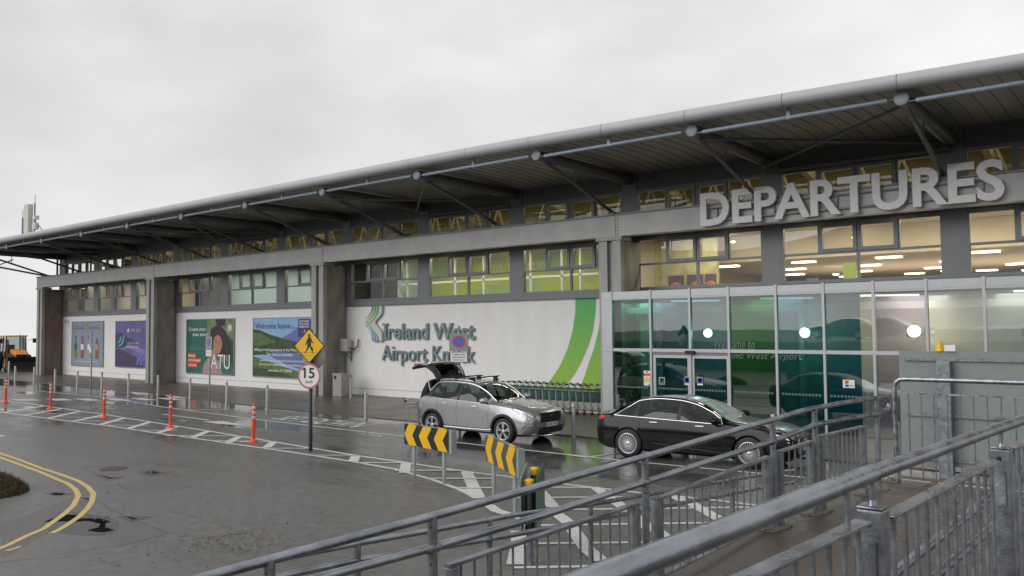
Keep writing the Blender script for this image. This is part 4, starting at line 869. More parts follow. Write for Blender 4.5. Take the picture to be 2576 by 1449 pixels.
def mirror(root, x, y, z, mt, sd):
    q = MB(); P_ = []
    for t, wy, hz in ((-.10, .10, .05), (-.06, .125, .085), (.03, .12, .085), (.10, .07, .045)):
        for k_ in range(10):
            a_ = 6.2832*k_/10; P_.append((x+t, y+sd*(.10+wy*math.cos(a_)), z+hz*math.sin(a_)))
    q.add(P_, [(i*10+k_, i*10+(k_+1) % 10, (i+1)*10+(k_+1) % 10, (i+1)*10+k_) for i in range(3) for k_ in range(10)]+[tuple(range(10)), tuple(range(30, 40))], 0, True)
    q.bar((x, y-sd*.03, z-.06), (x, y+sd*.05, z-.05), .05, .04, mi=1); q.build('wing_mirror', [mt, M_arch], root, origin=(x, y, z))
def plate(root, x, z, txt, face=1, wd=.52):
    q = MB(); t_ = .008*face
    q.box(min(x, x+t_), max(x, x+t_), -wd/2, wd/2, z-.055, z+.055, 0); q.box(x+t_, x+t_+.001*face, -wd/2+.0, -wd/2+.045, z-.055, z+.055, 1) if face < 0 else q.box(x+t_, x+t_+.001, wd/2*-1, -wd/2+.045, z-.055, z+.055, 1)
    vs, fs = text_fit(txt, wd*.82, .075, bold=.01); q.add([(x+t_+.0015*face, face*(v.x-wd*.38), z-.037+v.y) for v in vs], fs, 2)
    q.build('number_plate', [M_wht, M_blu, M_blk], root, origin=(x, 0, z))
WR = .345
M_trim = mat('cabin_trim', (.02, .02, .022), .7, var=.2); M_seat = mat('seat_cloth', (.035, .035, .038), .8, var=.2)
def cabin(root, x0, x1, xf, xr, zb, roofz):
    q = MB(); q.box(x0, x1, -.79, .79, .40, .46); q.box(x0, x1, -.80, -.77, .40, zb); q.box(x0, x1, .77, .80, .40, zb); q.box(x0, x0+.04, -.72, .72, .40, zb-.05); q.build('cabin_trim', M_trim, root, origin=(0, 0, 0))
    q = MB(); q.prism([(x1+.02, -.78, zb-.30), (x1+.02, -.78, zb+.02), (x1-.28, -.78, zb+.0), (x1-.36, -.78, zb-.12), (x1-.25, -.78, zb-.32)], (0, 1.56, 0)); q.build('dashboard', M_trim, root, origin=(0, 0, 0), bevel=.02)
    q = MB(); ct = Vector((x1-.46, -.37, zb-.06)); q.tube([ct+Vector((.05*math.sin(i*.3142), .18*math.cos(i*.3142), .18*math.sin(i*.3142))) for i in range(21)], .014, 6); q.tube([ct, ct+Vector((.15, 0, -.06))], .03, 6); q.build('steering_wheel', M_trim, root, origin=(0, 0, 0))
    for xs_2, ys_2 in ((xf, (-.37, .37)), (xr, (-.37, .37))):
        for y in ys_2:
            q = MB(); q.box(xs_2-.25, xs_2+.25, y-.25, y+.25, .47, .64); q.prism([(xs_2-.26, y-.24, .6), (xs_2-.14, y-.24, .62), (xs_2-.30, y-.24, roofz-.38), (xs_2-.40, y-.24, roofz-.38)], (0, .48, 0)); q.box(xs_2-.41, xs_2-.32, y-.12, y+.12, roofz-.36, roofz-.20); q.build('seat', M_seat, root, origin=(0, 0, 0), bevel=.03)
# ---- silver crossover with open tailgate (x forward, origin under the front axle)
SUV = thing('parked_crossover', (0, 0, 0), 'silver crossover car with roof bars and its tailgate raised, parked in the set-down bay', 'car')
M_silver = mat('silver_paint', (.36, .365, .385), .26, metal=.55, var=.03, scale=3, coat=.6)
M_bonnet = M_silver
K1 = [(.92, .42, .58, .74, .78, .50, .60, .54, .30, .03), (.86, .30, .58, .80, .87, .72, .80, .66, .42, .03), (.72, .24, .60, .86, .955, .80, .885, .76, .52, .03), (.45, .22, .62, .93, 1.01, .86, .905, .82, .56, .03), (0, .22, .66, .99, 1.065, .88, .915, .85, .60, .03),
      (-.42, .22, .68, 1.03, 1.12, .88, .915, .87, .64, .03), (-.80, .22, .70, 1.05, 1.375, .88, .915, .88, .62, .055), (-1.15, .22, .70, 1.065, 1.53, .88, .915, .885, .61, .065), (-1.5, .22, .71, 1.075, 1.60, .88, .915, .885, .61, .07), (-2.1, .22, .72, 1.09, 1.625, .88, .915, .885, .60, .07),
      (-2.65, .22, .74, 1.12, 1.595, .88, .915, .88, .585, .07), (-2.8, .23, .75, 1.13, 1.53, .875, .91, .87, .58, .07), (-2.95, .23, .76, 1.13, 1.40, .87, .90, .855, .60, .06), (-3.1, .24, .77, 1.11, 1.26, .85, .885, .83, .62, .05), (-3.25, .27, .78, 1.07, 1.14, .82, .86, .79, .62, .04), (-3.38, .32, .76, .98, 1.05, .76, .81, .73, .58, .03), (-3.46, .45, .72, .90, .96, .66, .71, .64, .5, .03)]
car = Car(K1, -.42, -1.15, -2.74, -3.22, (-3.02, -.62))
bd = car.shell(SUV, M_silver, M_cglass, ((0, .80), (-2.675, .80)), .40, M_arch)
for x in (0, -2.675):
    for sd in (-1, 1): wheel(SUV, x, sd*.80, WR, .235, 'twin', 5)
for sd in (-1, 1):
    car.line('window_trim', SUV, M_chrome, dens([(-3.0, 9.3), (-2.6, 9.5), (-1.5, 9.5), (-1.1, 9.5), (-.8, 9.5), (-.45, 9.6)]), .018, sd, .006)
    car.line('waist_trim', SUV, M_chrome, dens([(-3.0, 6.05), (-2., 6.02), (-.6, 6.0)]), .010, sd, .004)
    for x, t_ in ((-2.62, .06), (-1.72, .08)): # pillars between the windows
        car.patch('pillar', SUV, M_arch, ([(x-(.16 if x < -2 else 0), 6.1+.4*i) for i in range(8)], [(x+t_-(.16 if x < -2 else 0)+.0, 6.1+.4*i) for i in range(8)]), sd, .006)
    car.line('sill_chrome', SUV, M_chrome, dens([(-2.2, 2.25), (-1.3, 2.25), (-.6, 2.35), (-.42, 2.45)]), .018, sd, .012)
    car.patch('sill_cladding', SUV, M_arch, ([(x, 1.2) for x in (-2.27, -1.8, -1.3, -.8, -.42)], [(x, 2.5) for x in (-2.27, -1.8, -1.3, -.8, -.42)]), sd, .010)
    for x in (-2.18, -1.02):
        q = MB(); p_ = car.pt(x, 5.1, sd, .03); q.tube([p_+Vector((-.09, 0, 0)), p_, p_+Vector((.09, 0, 0))], [.012, .016, .012], 8); q.build('door_handle', M_chrome, SUV, origin=(0, 0, 0))
    for x, zt in ((-2.48, 6), (-1.70, 6), (-.52, 5.6)):
        car.line('door_seam', SUV, M_arch, dens([(x, 2.6), (x-.02*(x > -2), 4), (x, zt)]), .004, sd, .001, 4)
    # wheel arch cladding
    for wx in (0, -2.675):
        q = MB(); vs = []
        for i in range(25):
            a_ = math.pi*(-.08+1.16*i/24)
            for rr in (.398, .465):
                x = wx+rr*math.cos(a_); z = WR+rr*math.sin(a_); best = None
                r_ = car.ring(x); y = max(yy for yy, zz in r_)*.5
                for (y1, z1), (y2, z2) in zip(r_[1:7], r_[2:8]):
                    if min(z1, z2)-.001 <= z <= max(z1, z2)+.001 and abs(z2-z1) > 1e-6: y = y1+(y2-y1)*(z-z1)/(z2-z1); break
                vs.append((x, sd*(max(y, .80)+.012), z))
        q.add(vs, [(2*i, 2*i+1, 2*i+3, 2*i+2) for i in range(24)], 0, True); q.build('arch_cladding', M_arch, SUV, origin=(0, 0, 0))
    # head lamp, fog lamp surround
    car.patch('headlight_surround', SUV, M_arch, ([(.87, 5.75), (.78, 5.95), (.62, 6.1), (.45, 6.1), (.26, 6.05)], [(.89, 4.2), (.81, 4.4), (.67, 4.85), (.48, 5.35), (.28, 5.8)]), sd, .004)
    car.patch('headlight', SUV, M_lens, ([(.86, 5.5), (.78, 5.75), (.62, 5.95), (.45, 6.0), (.30, 6.0)], [(.88, 4.5), (.80, 4.7), (.66, 5.1), (.48, 5.5), (.32, 5.85)]), sd, .006)
    car.patch('fog_lamp_panel', SUV, M_arch, ([(.905, 3.6), (.84, 3.8), (.74, 3.7), (.62, 3.2)], [(.91, 1.9), (.85, 1.6), (.75, 1.5), (.60, 1.6)]), sd, .006)
    car.line('fog_lamp_trim', SUV, M_chrome, [(.90, 3.5), (.84, 3.75), (.76, 3.6)], .010, sd, .012)
    mirror(SUV, -.62, sd*.86, 1.13, M_silver, sd)
    q = MB(); q.tube([car.pt(x, 10.6, sd, .05) for x in (-1.35, -1.6, -2.2, -2.5, -2.68)], .016, 8)
    for x in (-1.35, -2.68): q.tube([car.pt(x, 10.6, sd, .05), car.pt(x, 10.6, sd, -.01)], .016, 8)
    q.build('roof_rail', M_chrome, SUV, origin=(0, 0, 0))
for x in (-1.45, -2.1):
    q = MB(); q.bar((x, -.66, 1.70), (x, .66, 1.70), .07, .03)
    for sd in (-1, 1): q.box(x-.06, x+.06, sd*.50-.04, sd*.50+.04, 1.57, 1.69)
    q.build('roof_bar', M_dark, SUV, origin=(0, 0, 0), bevel=.005)
q = MB(); q.box(.86, .94, -.44, .44, .60, .84, 0)
for i in range(9): q.box(.941, .946, -.42, .42, .615+.025*i, .622+.025*i, 1)
q.lathe([(0, .951), (.05, .95), (.055, .94)], (0, 0, .73), 16, 'x', 1); q.build('grille', [M_arch, mat('grille_grey', (.10, .10, .11), .3, metal=.7)], SUV, origin=(0, 0, 0))
q = MB(); q.box(.80, .925, -.52, .52, .30, .47, 0); q.build('lower_grille', M_arch, SUV, origin=(0, 0, 0), bevel=.02)
q = MB(); q.tube([(.72, -.78, .32), (.90, -.55, .27), (.95, -.3, .235), (.95, .3, .235), (.90, .55, .27), (.72, .78, .32)], .022, 8); q.build('skid_trim', M_chrome, SUV, origin=(0, 0, 0))
plate(SUV, .945, .52, '181 MO 1942')
# black block in place of the shade inside the boot; open tailgate
q = MB(); q.box(-3.49, -3.38, -.60, .60, .56, .88, 0); q.build('boot_shade_block', M_arch, SUV, origin=(0, 0, 0), bevel=.03)
hx, hz = -2.72, 1.60
def tg(u, y, off=0):     # tailgate surface: u along from the hinge, raised
    pr = [(0, 0), (-.16, .27), (-.38, .43), (-.68, .47), (-.90, .36)]
    L_ = [0, .31, .58, .88, 1.2]; i = max(j for j in range(4) if L_[j] <= u+1e-6); t = (u-L_[i])/(L_[i+1]-L_[i])
    a_, b_ = Vector(pr[i]), Vector(pr[i+1]); p_ = a_.lerp(b_, t); d_ = (b_-a_).normalized(); n_ = Vector((-d_.y, d_.x))*-1
    if n_.y < 0: n_ = -n_
    wy = .58+.16*u
    return (hx+p_.x+n_.x*off, y*wy, hz+p_.y+n_.y*off-.04*abs(y)**3)
def tgp(name, us, ys, off, mt, th=.0):
    q = MB(); vs = [tg(u, y, off) for u in us for y in ys]; n_ = len(ys); q.add(vs, [(i*n_+j, i*n_+j+1, (i+1)*n_+j+1, (i+1)*n_+j) for i in range(len(us)-1) for j in range(n_-1)], 0, True)
    o = q.build(name, mt, TG, origin=(0, 0, 0)); 
    if th: sm_ = o.modifiers.new('s', 'SOLIDIFY'); sm_.thickness = th
    return o
TG = MB().add([tg(u, y, 0) for u in [1.2*i/12 for i in range(13)] for y in [-1+.2*j for j in range(11)]], [(i*11+j, i*11+j+1, (i+1)*11+j+1, (i+1)*11+j) for i in range(12) for j in range(10)], 0, True).build('tailgate', M_dark, SUV, origin=(0, 0, 0))
sm_ = TG.modifiers.new('s', 'SOLIDIFY'); sm_.thickness = .07; sm_.offset = 0
tgp('tailgate_skin', [.60+.05*i for i in range(13)], [-1+.2*j for j in range(11)], .05, M_silver, .01); tgp('tailgate_glass', [.10+.05*i for i in range(10)], [-.85+.17*j for j in range(11)], .045, M_cglass, .01)
for sd in (-1, 1):
    q = MB(); q.tube([(-3.0, sd*.62, 1.25), tg(.75, sd*.86, -.05)], .014, 8); q.build('gas_strut', M_chrome, TG, origin=(0, 0, 0))
    q = MB(); v = Vector(tg(1.05, sd*.80, .055)); q.box(v.x-.10, v.x+.08, v.y-.10, v.y+.10, v.z-.03, v.z+.03); q.build('tail_light', M_tail, TG, origin=(0, 0, 0), bevel=.015)
q = MB(); q.box(-2.88, -2.66, -.50, .50, 1.585, 1.615); q.build('roof_spoiler', M_silver, SUV, origin=(0, 0, 0), bevel=.01)
SUV.location = (0, 0, 0)
cabin(SUV, -2.9, -.50, -1.45, -2.35, 1.0, 1.60)
# ---- black saloon
WR = .345
SAL = thing('parked_saloon', (0, 0, 0), 'black four-door saloon with chrome window line and many-spoked wheels, in front of the entrance doors', 'car')
M_bpaint = mat('black_paint', (.004, .004, .005), .13, var=.05, spec=.3)
K2 = [(.93, .30, .48, .62, .66, .50, .62, .52, .30, .02), (.86, .22, .48, .68, .74, .74, .82, .70, .44, .02), (.66, .18, .52, .76, .83, .86, .915, .80, .55, .02), (.3, .17, .55, .83, .905, .90, .935, .85, .60, .02), (-.1, .17, .58, .875, .95, .91, .94, .87, .62, .02),
      (-.52, .17, .60, .91, 1.0, .91, .94, .88, .66, .025), (-.95, .17, .61, .925, 1.20, .91, .94, .885, .62, .04), (-1.32, .17, .62, .935, 1.36, .91, .94, .885, .585, .055), (-1.75, .17, .62, .945, 1.44, .91, .94, .885, .57, .06), (-2.2, .17, .63, .955, 1.455, .91, .94, .88, .565, .06),
      (-2.65, .17, .64, .965, 1.41, .91, .94, .87, .56, .06), (-3.05, .17, .65, .975, 1.28, .91, .935, .86, .56, .055), (-3.40, .18, .66, .985, 1.12, .90, .93, .84, .60, .04), (-3.54, .19, .67, .985, 1.06, .89, .92, .82, .64, .03), (-3.70, .22, .67, .97, 1.045, .85, .89, .78, .62, .03), (-3.80, .27, .66, .93, 1.02, .78, .84, .72, .55, .03), (-3.85, .36, .64, .85, .92, .68, .76, .64, .45, .03)]
car = Car(K2, -.52, -1.32, -2.72, -3.36, (-3.30, -.72))
car.shell(SAL, M_bpaint, M_cglass, ((0, .83), (-2.924, .83)), .385, M_arch)
for x in (0, -2.924):
    for sd in (-1, 1): wheel(SAL, x, sd*.835, WR, .24, 'multi', 24)
for sd in (-1, 1):
    car.line('window_trim', SAL, M_chrome, dens([(-3.32, 6.1), (-3.2, 7.2), (-3.05, 8.2), (-2.8, 9.0), (-2.4, 9.1), (-1.7, 9.1), (-1.3, 9.1), (-.9, 9.0), (-.7, 8.6), (-.60, 6.1)]), .016, sd, .007)
    car.line('waist_trim', SAL, M_chrome, dens([(-3.32, 6.05), (-2., 6.02), (-.60, 6.0)]), .012, sd, .005)
    for x in (-2.78, -1.70):
        car.patch('pillar', SAL, M_dark, ([(x, 6.1+.4*i) for i in range(8)], [(x+.09, 6.1+.4*i) for i in range(8)]), sd, .006)
    for x in (-2.25, -1.12):
        q = MB(); p_ = car.pt(x, 5.2, sd, .03); q.tube([p_+Vector((-.10, 0, 0)), p_, p_+Vector((.10, 0, 0))], [.011, .015, .011], 8); q.build('door_handle', M_chrome, SAL, origin=(0, 0, 0))
    for x in (-2.62, -1.66, -.56): car.line('door_seam', SAL, flat('seam_grey', (.03, .03, .03)), dens([(x, 2.2), (x, 4), (x, 5.9)]), .003, sd, .0015, 4)
    car.patch('headlight', SAL, M_lens, ([(.88, 5.2), (.80, 5.7), (.66, 5.9), (.48, 6.0)], [(.89, 4.3), (.82, 4.8), (.70, 5.3), (.5, 5.75)]), sd, .006)
    car.patch('tail_light', SAL, M_tail, ([(-3.83, 5.9), (-3.75, 5.9), (-3.66, 5.9), (-3.56, 5.7)], [(-3.835, 4.9), (-3.75, 4.9), (-3.66, 5.0), (-3.56, 5.4)]), sd, .007)
    car.line('sill_crease', SAL, flat('sill_grey', (.05, .05, .055), .2), dens([(-2.3, 3.0), (-1.3, 2.6), (-.5, 2.4)]), .006, sd, .001)
    mirror(SAL, -.72, sd*.88, 1.00, M_bpaint, sd)
q = MB(); q.box(.86, .955, -.42, .42, .33, .66, 0)
for i in range(8): q.box(.956, .962, -.40, .40, .35+.038*i, .358+.038*i, 1)
for i in range(4): q.lathe([(.035, .964), (.045, .972), (.055, .964)], (0, -.105+.07*i, .58), 16, 'x', 1)
q.build('grille', [M_arch, M_chrome], SAL, origin=(0, 0, 0))
q = MB(); q.tube([(.93, .44, .35), (.93, .46, .52), (.93, .40, .66)], .012, 6); q.tube([(.93, -.44, .35), (.93, -.46, .52), (.93, -.40, .66)], .012, 6); q.build('grille_trim', M_chrome, SAL, origin=(0, 0, 0))
q = MB(); q.add([(-3.0, -.02, 1.30), (-3.0, .02, 1.30), (-2.82, 0, 1.37), (-2.99, 0, 1.39)], [(0, 1, 2), (0, 2, 3), (1, 2, 3), (0, 1, 3)]); q.build('roof_aerial', M_dark, SAL, origin=(0, 0, 0))
cabin(SAL, -3.1, -.60, -1.55, -2.45, .86, 1.43)
plate(SAL, .966, .45, '191 D 15204')
SUV.location = (-14.0, 17.88, 0); SUV.rotation_euler.z = R(-.5)
SAL.location = (-7.30, 18.10, 0); SAL.rotation_euler.z = R(4)
# ================================================================== STREET OBJECTS
# orange flexible posts
D0 = thing('traffic_delineator', (0, 0, 0), 'x', 'traffic post', 'orange posts along the hatched separator')
q = MB(); q.lathe([(0, .0), (.15, .0), (.15, .02), (.10, .045), (.06, .075), (.052, .12)], (0, 0, 0), 24); q.build('base', M_orange, D0)
q = MB(); q.lathe([(.052, .12), (.050, .70)], (0, 0, 0), 20); q.lathe([(.050, .70), (.049, 1.06), (.046, 1.075), (0, 1.08)], (0, 0, 0), 20); q.build('post', M_orange, D0)
for z_ in (.66, .80, .94): MB().lathe([(.0525, z_), (.0525, z_+.065)], (0, 0, 0), 20).build('band', M_refl, D0)
dl = ['orange striped post, the farthest one at the left edge of the photo', 'orange striped post, second from the left edge', 'orange striped post between the second and fourth ones, in line with the first two posters', 'orange striped post below the university poster, fourth from the left', 'orange striped post nearest to the yellow crossing sign']
for i, (x, y) in enumerate(((55, 967), (505, 1032), (1045, 1114), (1712, 1222), (2545, 1364))):
    p = gp(*a(x, y)); o = D0 if i == 0 else dup(D0); o.location = (p.x, p.y, 0); o['label'] = dl[i]; o.rotation_euler = (0, R(random.uniform(.5, 2.5)), random.random())
# stainless bollards
B0 = thing('bollard', (0, 0, 0), 'x', 'bollard', 'steel bollards along the pavement edge')
q = MB(); q.lathe([(.055, -.1), (.055, .93), (.052, .945), (.04, .955), (0, .958)], (0, 0, 0), 20); q.build('post', M_ss, B0)
MB().lathe([(.0562, .84), (.0562, .865)], (0, 0, 0), 20).build('band', flat('band_blue', (.15, .22, .4)), B0); MB().lathe([(.056, 0), (.075, .0), (.075, .03), (.056, .032)], (0, 0, 0), 20).build('foot_ring', M_ss, B0)
bl = [(a(88, 683), 'farthest steel bollard, in front of the orange digger'), (a(152, 752), 'steel bollard left of the rust stained column, below the digger bucket'), (a(343, 768), 'steel bollard directly in front of the rust stained column'), (a(553, 797), 'steel bollard at the left end of the white wall'),
      (a(778, 822), 'steel bollard below the bottle poster'), (a(1023, 838), 'steel bollard between the bottle poster and the violet poster'), (a(1292, 860), 'steel bollard below the violet poster'), (a(1588, 887), 'steel bollard in front of the second column'), (a(1912, 927), 'steel bollard below the left edge of the green woman poster'),
      (a(2280, 977), 'steel bollard right of the green woman poster'), (e(272, 1034), 'steel bollard below the landscape poster'), (e(735, 1077), 'steel bollard just right of the black sign pole'), (e(1266, 1132), 'steel bollard between the litter bin and the silver car'), ((1443.6, 1101), 'steel bollard right of the silver car bonnet by the trolleys'), ((1946, 1142), 'steel bollard beyond the bonnet of the black car'), ((2260, 1172), 'pale bollard between the porch and the grey panel screen')]
for i, (pp, lb) in enumerate(bl):
    p = gp(*pp); o = B0 if i == 0 else dup(B0); o.location = (p.x, p.y, 0); o['label'] = lb
# sign poles with no-parking sign and set-down plate
def roundel(q, cx, cz, r, y, rim, face, n=32):
    def ring(ra, rb, yy, mi):
        vs = []
        for k_ in range(n):
            a_ = 6.28318*k_/n
            for rr in (ra, rb): vs.append((cx+rr*math.cos(a_), yy, cz+rr*math.sin(a_)))
        q.add(vs, [(2*k_, 2*k_+1, (2*k_+3) % (2*n), (2*k_+2) % (2*n)) for k_ in range(n)], mi)
    ring(0.0001, r*(1-rim), y, face); ring(r*(1-rim), r, y, 2)
def parking_sign(label, loc, ang, detail=True):
    t = thing('no_parking_sign', (0, 0, 0), label, 'road sign', 'no parking signs of the set-down area')
    MB().lathe([(.038, -.05), (.038, 3.05), (0, 3.06)], (0, .05, 0), 14).build('pole', M_galv_l, t)
    q = MB(); q.box(-.27, .27, -.005, .0, 2.28, 2.82); q.build('backboard', M_grey_sign, t, bevel=.002)
    q = MB(); roundel(q, 0, 2.58, .18, -.009, .16, 1); q.bar((-.115, -.011, 2.695), (.115, -.011, 2.465), .036, .001, (0, 1, 0), 2)
    q.build('no_parking_disc', [M_wht, M_blu, M_red], t)
    q = MB(); q.box(-.25, .25, -.008, -.0055, 1.93, 2.26, 0); q.box(-.235, .235, -.010, -.0085, 1.945, 2.245, 1)
    for tx, u, v, w_, h_ in (('Leagain Síos', -.17, 2.155, .34, .06), ('SET-DOWN', -.175, 2.065, .35, .055), ('(MAX 5 min)', -.13, 1.985, .26, .045)): wall_text(q, tx, u, v, w_, h_, -.0112, bold=.01, mi=0)
    q.build('set_down_plate', [M_blk, M_wht], t); t.location = loc; t.rotation_euler.z = ang; return t
p = gp(*a(905, 826)); parking_sign('grey no parking sign seen nearly edge-on in front of the bottle poster', (p.x, p.y, 0), R(-11))
p = gp(*a(2097, 942)); parking_sign('grey no parking sign covering part of the green woman poster', (p.x, p.y, 0), R(-2))
p = fp(1154, 860, 19.35); o = parking_sign('grey no parking sign with blue disc behind the silver car, over the airport name', (p.x, 19.35, 0), R(30))
o.scale = (1.16, 1, 1.04)
# yellow pedestrian crossing + speed limit pole
t = thing('crossing_and_speed_sign', (0, 0, 0), 'black pole with yellow walking figure diamond above a round 15 km/h sign', 'road sign')
MB().lathe([(.05, -.05), (.05, 3.1), (0, 3.11)], (0, .06, 0), 18).build('pole', mat('pole_dark_grey', (.03, .033, .035), .4, metal=.3), t)
q = MB(); dm = lambda r, y: [(0, y, 2.70+r*1.02), (r, y, 2.70), (0, y, 2.70-r*1.02), (-r, y, 2.70)]
q.prism(dm(.445, 0), (0, -.012, 0), 0); q.poly(dm(.415, -.0135), 1)
q.build('diamond_plate', [M_blk, M_ylw], t)
q = MB(); Y_ = -.0155; H_ = lambda pts: [(x_*1., Y_, 2.70+z_) for x_, z_ in pts]
q.poly([(-.0+.036*math.cos(i*.5236), Y_, 2.965+.042*math.sin(i*.5236)) for i in range(12)])
q.poly(H_([(-.03, .22), (.045, .22), (.06, .17), (.05, .0), (-.055, .0), (-.05, .13)])); q.poly(H_([(.045, .22), (.085, .13), (.135, .085), (.125, .065), (.06, .10), (.03, .15)])); q.poly(H_([(-.03, .22), (-.07, .14), (-.115, .03), (-.095, .02), (-.045, .10), (-.02, .16)]))
q.poly(H_([(-.055, .01), (.0, .01), (-.01, -.06), (-.07, -.13), (-.12, -.19), (-.16, -.17), (-.15, -.16), (-.12, -.165), (-.095, -.12), (-.06, -.05)])); q.poly(H_([(-.01, .01), (.05, .01), (.06, -.06), (.085, -.12), (.10, -.2), (.135, -.2), (.135, -.185), (.11, -.18), (.115, -.12), (.10, -.04)]))
for i in range(7): q.box(-.22+.065*i, -.175+.065*i, Y_-.0005, Y_, 2.525, 2.532)
for i in range(9): q.box(-.29+.066*i, -.245+.066*i, Y_-.0005, Y_, 2.445, 2.452)
q.build('walking_figure', M_blk, t)
q = MB(); q.lathe([(0, 0), (.33, 0), (.33, .006), (0, .006)], (0, -.012, 1.93), 40, 'y', 0); roundel(q, 0, 1.93, .325, -.014, .15, 1, 40); q.build('speed_disc', [M_grey_sign, M_wht, M_redf], t)
q = MB(); wall_text(q, '15', -.15, 1.87, .31, .27, -.016, bold=.02); q.poly([(-.15, -.0162, 2.14), (-.15, -.0162, 2.09), (-.20, -.0162, 2.07), (-.20, -.0162, 2.11)]); wall_text(q, 'km/h', -.10, 1.745, .2, .075, -.016, bold=.012); q.build('speed_lettering', M_blk, t)
q = MB(); q.lathe([(0, .0), (.32, .0), (.32, .006), (0, .006)], (.06, .12, 2.42), 36, 'y', 0); q.build('rear_disc', mat('disc_back_cream', (.42, .41, .36), .4, metal=.2), t)
p = gp(778, 1136.7); t.location = (p.x, p.y, 0); t.rotation_euler.z = R(22)
# chevron boards
def chevron(label, A_, B_, zb, h, dark, nch=3):
    A_ = Vector((A_.x, A_.y)); B_ = Vector((B_.x, B_.y)); ang = math.atan2((B_-A_).y, (B_-A_).x); sp_ = (B_-A_).length; W_ = sp_*1.52; t = thing('chevron_board', (0, 0, 0), label, 'chevron sign', 'chevron boards at the end of the separator')
    x0 = -sp_*.28; x1 = x0+W_
    for x in (0, sp_): MB().lathe([(.038, -.05), (.038, zb+h*.9), (0, zb+h*.9)], (x, .05, 0), 14).build('leg', M_grey_sign, t)
    q = MB(); q.box(x0, x1, -.005, .0, zb, zb+h); q.build('plate', dark, t)
    q = MB(); q.box(x1+.002, x1+.10, -.02, .10, zb-.01, zb+h+.01); q.box(x0, x1, .09, .10, zb, zb+h); q.build('casing', M_grey_sign, t, bevel=.004)
    for i in range(nch):
        pw = W_/nch; cx = x0+pw*i; q = MB(); s1 = pw*.30; w1 = pw*.56; y_ = -.007
        q.add([(cx+.01, y_, zb+h/2), (cx+.01+s1, y_, zb+h), (cx+.01+s1+w1, y_, zb+h), (cx+.01+w1, y_, zb+h/2), (cx+.01+s1+w1, y_, zb), (cx+.01+s1, y_, zb)], [(0, 1, 2, 3), (0, 3, 4, 5)]); q.build('chevron', M_ylw, t)
        if i in (0, nch-1): q = MB(); q.box(cx+s1, cx+s1+w1*.8, -.004, .02, zb+h+.001, zb+h+.022); q.build('clip', M_ylw, t)
    t.location = (A_.x, A_.y, 0); t.rotation_euler.z = ang; return t
chevron('left of the two yellow and black chevron boards, beside the silver car wheel', gp(1037.5, 1200), gp(1112.5, 1219), .66, .44, M_blk)
chevron('right and nearer of the two chevron boards, yellow and dark grey', gp(1236, 1256), gp(1289, 1292), .66, .46, mat('sign_dark_grey', (.07, .07, .075), .45))
# double sided directional sign seen edge-on
p1 = gp(1334, 1421); p2 = gp(1347, 1374); t = thing('directional_sign', (p1.x, p1.y, 0), 'edge-on sign between two black posts with yellow caps beside the handrail', 'road sign')
for pp in (p1, p2):
    q = MB(); q.lathe([(.045, -.05), (.045, .42)], (pp.x, pp.y, 0), 14); po = q.build('post', M_galv_l, t)
    MB().lathe([(.062, .42), (.062, 1.02), (.05, 1.03)], (pp.x, pp.y, 0), 18).build('sleeve', M_blk, po); MB().lathe([(.066, 1.02), (.066, 1.10), (.06, 1.12), (0, 1.125)], (pp.x, pp.y, 0), 18).build('cap', M_ylw, po)
dv = (p2-p1).normalized(); sv = Vector((dv.y, -dv.x, 0))
for s_, mt, nm in ((.10, flat('plate_green', (.04, .12, .085)), 'plate'), (-.11, M_grey_sign, 'plate')):
    q = MB(); A_ = p1-dv*.15+sv*s_; B_ = p2+dv*.25+sv*s_*1.2; q.bar((A_.x, A_.y, .78), (B_.x, B_.y, .78), .012, .74); q.build(nm, mt, t)
# litter bin, ash post, air conditioner, wall camera
pb_ = gp(*e(1000, 914)); t = thing('litter_bin', (pb_.x, pb_.y, 0), 'tall grey metal litter bin against the column under the air conditioner', 'bin')
q = MB(); q.box(pb_.x-.55, pb_.x+.08, pb_.y+.05, pb_.y+.52, .03, 1.04); bn_ = q.build('body', mat('bin_steel', (.36, .35, .32), .4, metal=.4, var=.15), t, bevel=.015)
q = MB(); q.box(pb_.x-.57, pb_.x+.10, pb_.y+.03, pb_.y+.54, 1.045, 1.075); q.build('lid', M_ss, t, bevel=.01); q = MB(); q.box(pb_.x-.44, pb_.x-.28, pb_.y+.043, pb_.y+.05, .82, .97); q.build('slot', M_dark, t)
pc = gp(*e(1115, 920)); t = thing('ash_post', (pc.x, pc.y, 0), 'slim steel ashtray post with a slanted top beside the litter bin', 'ashtray post')
MB().lathe([(.055, .0), (.055, .92)], (pc.x, pc.y, 0), 16).build('post', M_ss, t); q = MB(); q.tube([(pc.x, pc.y, .90), (pc.x, pc.y, .96), (pc.x+.05, pc.y-.06, 1.03)], .05, 14); q.build('head', M_ss, t)
A_ = fp(*e(990, 445), YW); B_ = fp(*e(1140, 328), YW); t = thing('air_conditioner', (A_.x, YW, A_.z), 'white outdoor air conditioning unit on a bracket at the left end of the lettered wall', 'air conditioner')
q = MB(); q.box(A_.x, B_.x, YW-.42, YW-.10, A_.z, B_.z+.03); q.build('case', mat('ac_case', (.55, .54, .50), .5), t, bevel=.02)
cx, cz, rr = A_.x+(B_.x-A_.x)*.36, (A_.z+B_.z)/2, (B_.z-A_.z)*.4
q = MB(); q.lathe([(0, -.02), (rr*.3, -.02), (rr*.3, -.005)], (cx, YW-.42, cz), 20, 'y', 0)
for k_ in range(5): q.lathe([(rr*(.4+.15*k_), -.012), (rr*(.43+.15*k_), -.014), (rr*(.46+.15*k_), -.012)], (cx, YW-.42, cz), 24, 'y', 0)
q.lathe([(0, -.004), (rr, -.004)], (cx, YW-.42, cz), 24, 'y', 1); q.build('fan_guard', [mat('ac_guard', (.3, .3, .29), .5), M_dark], t)
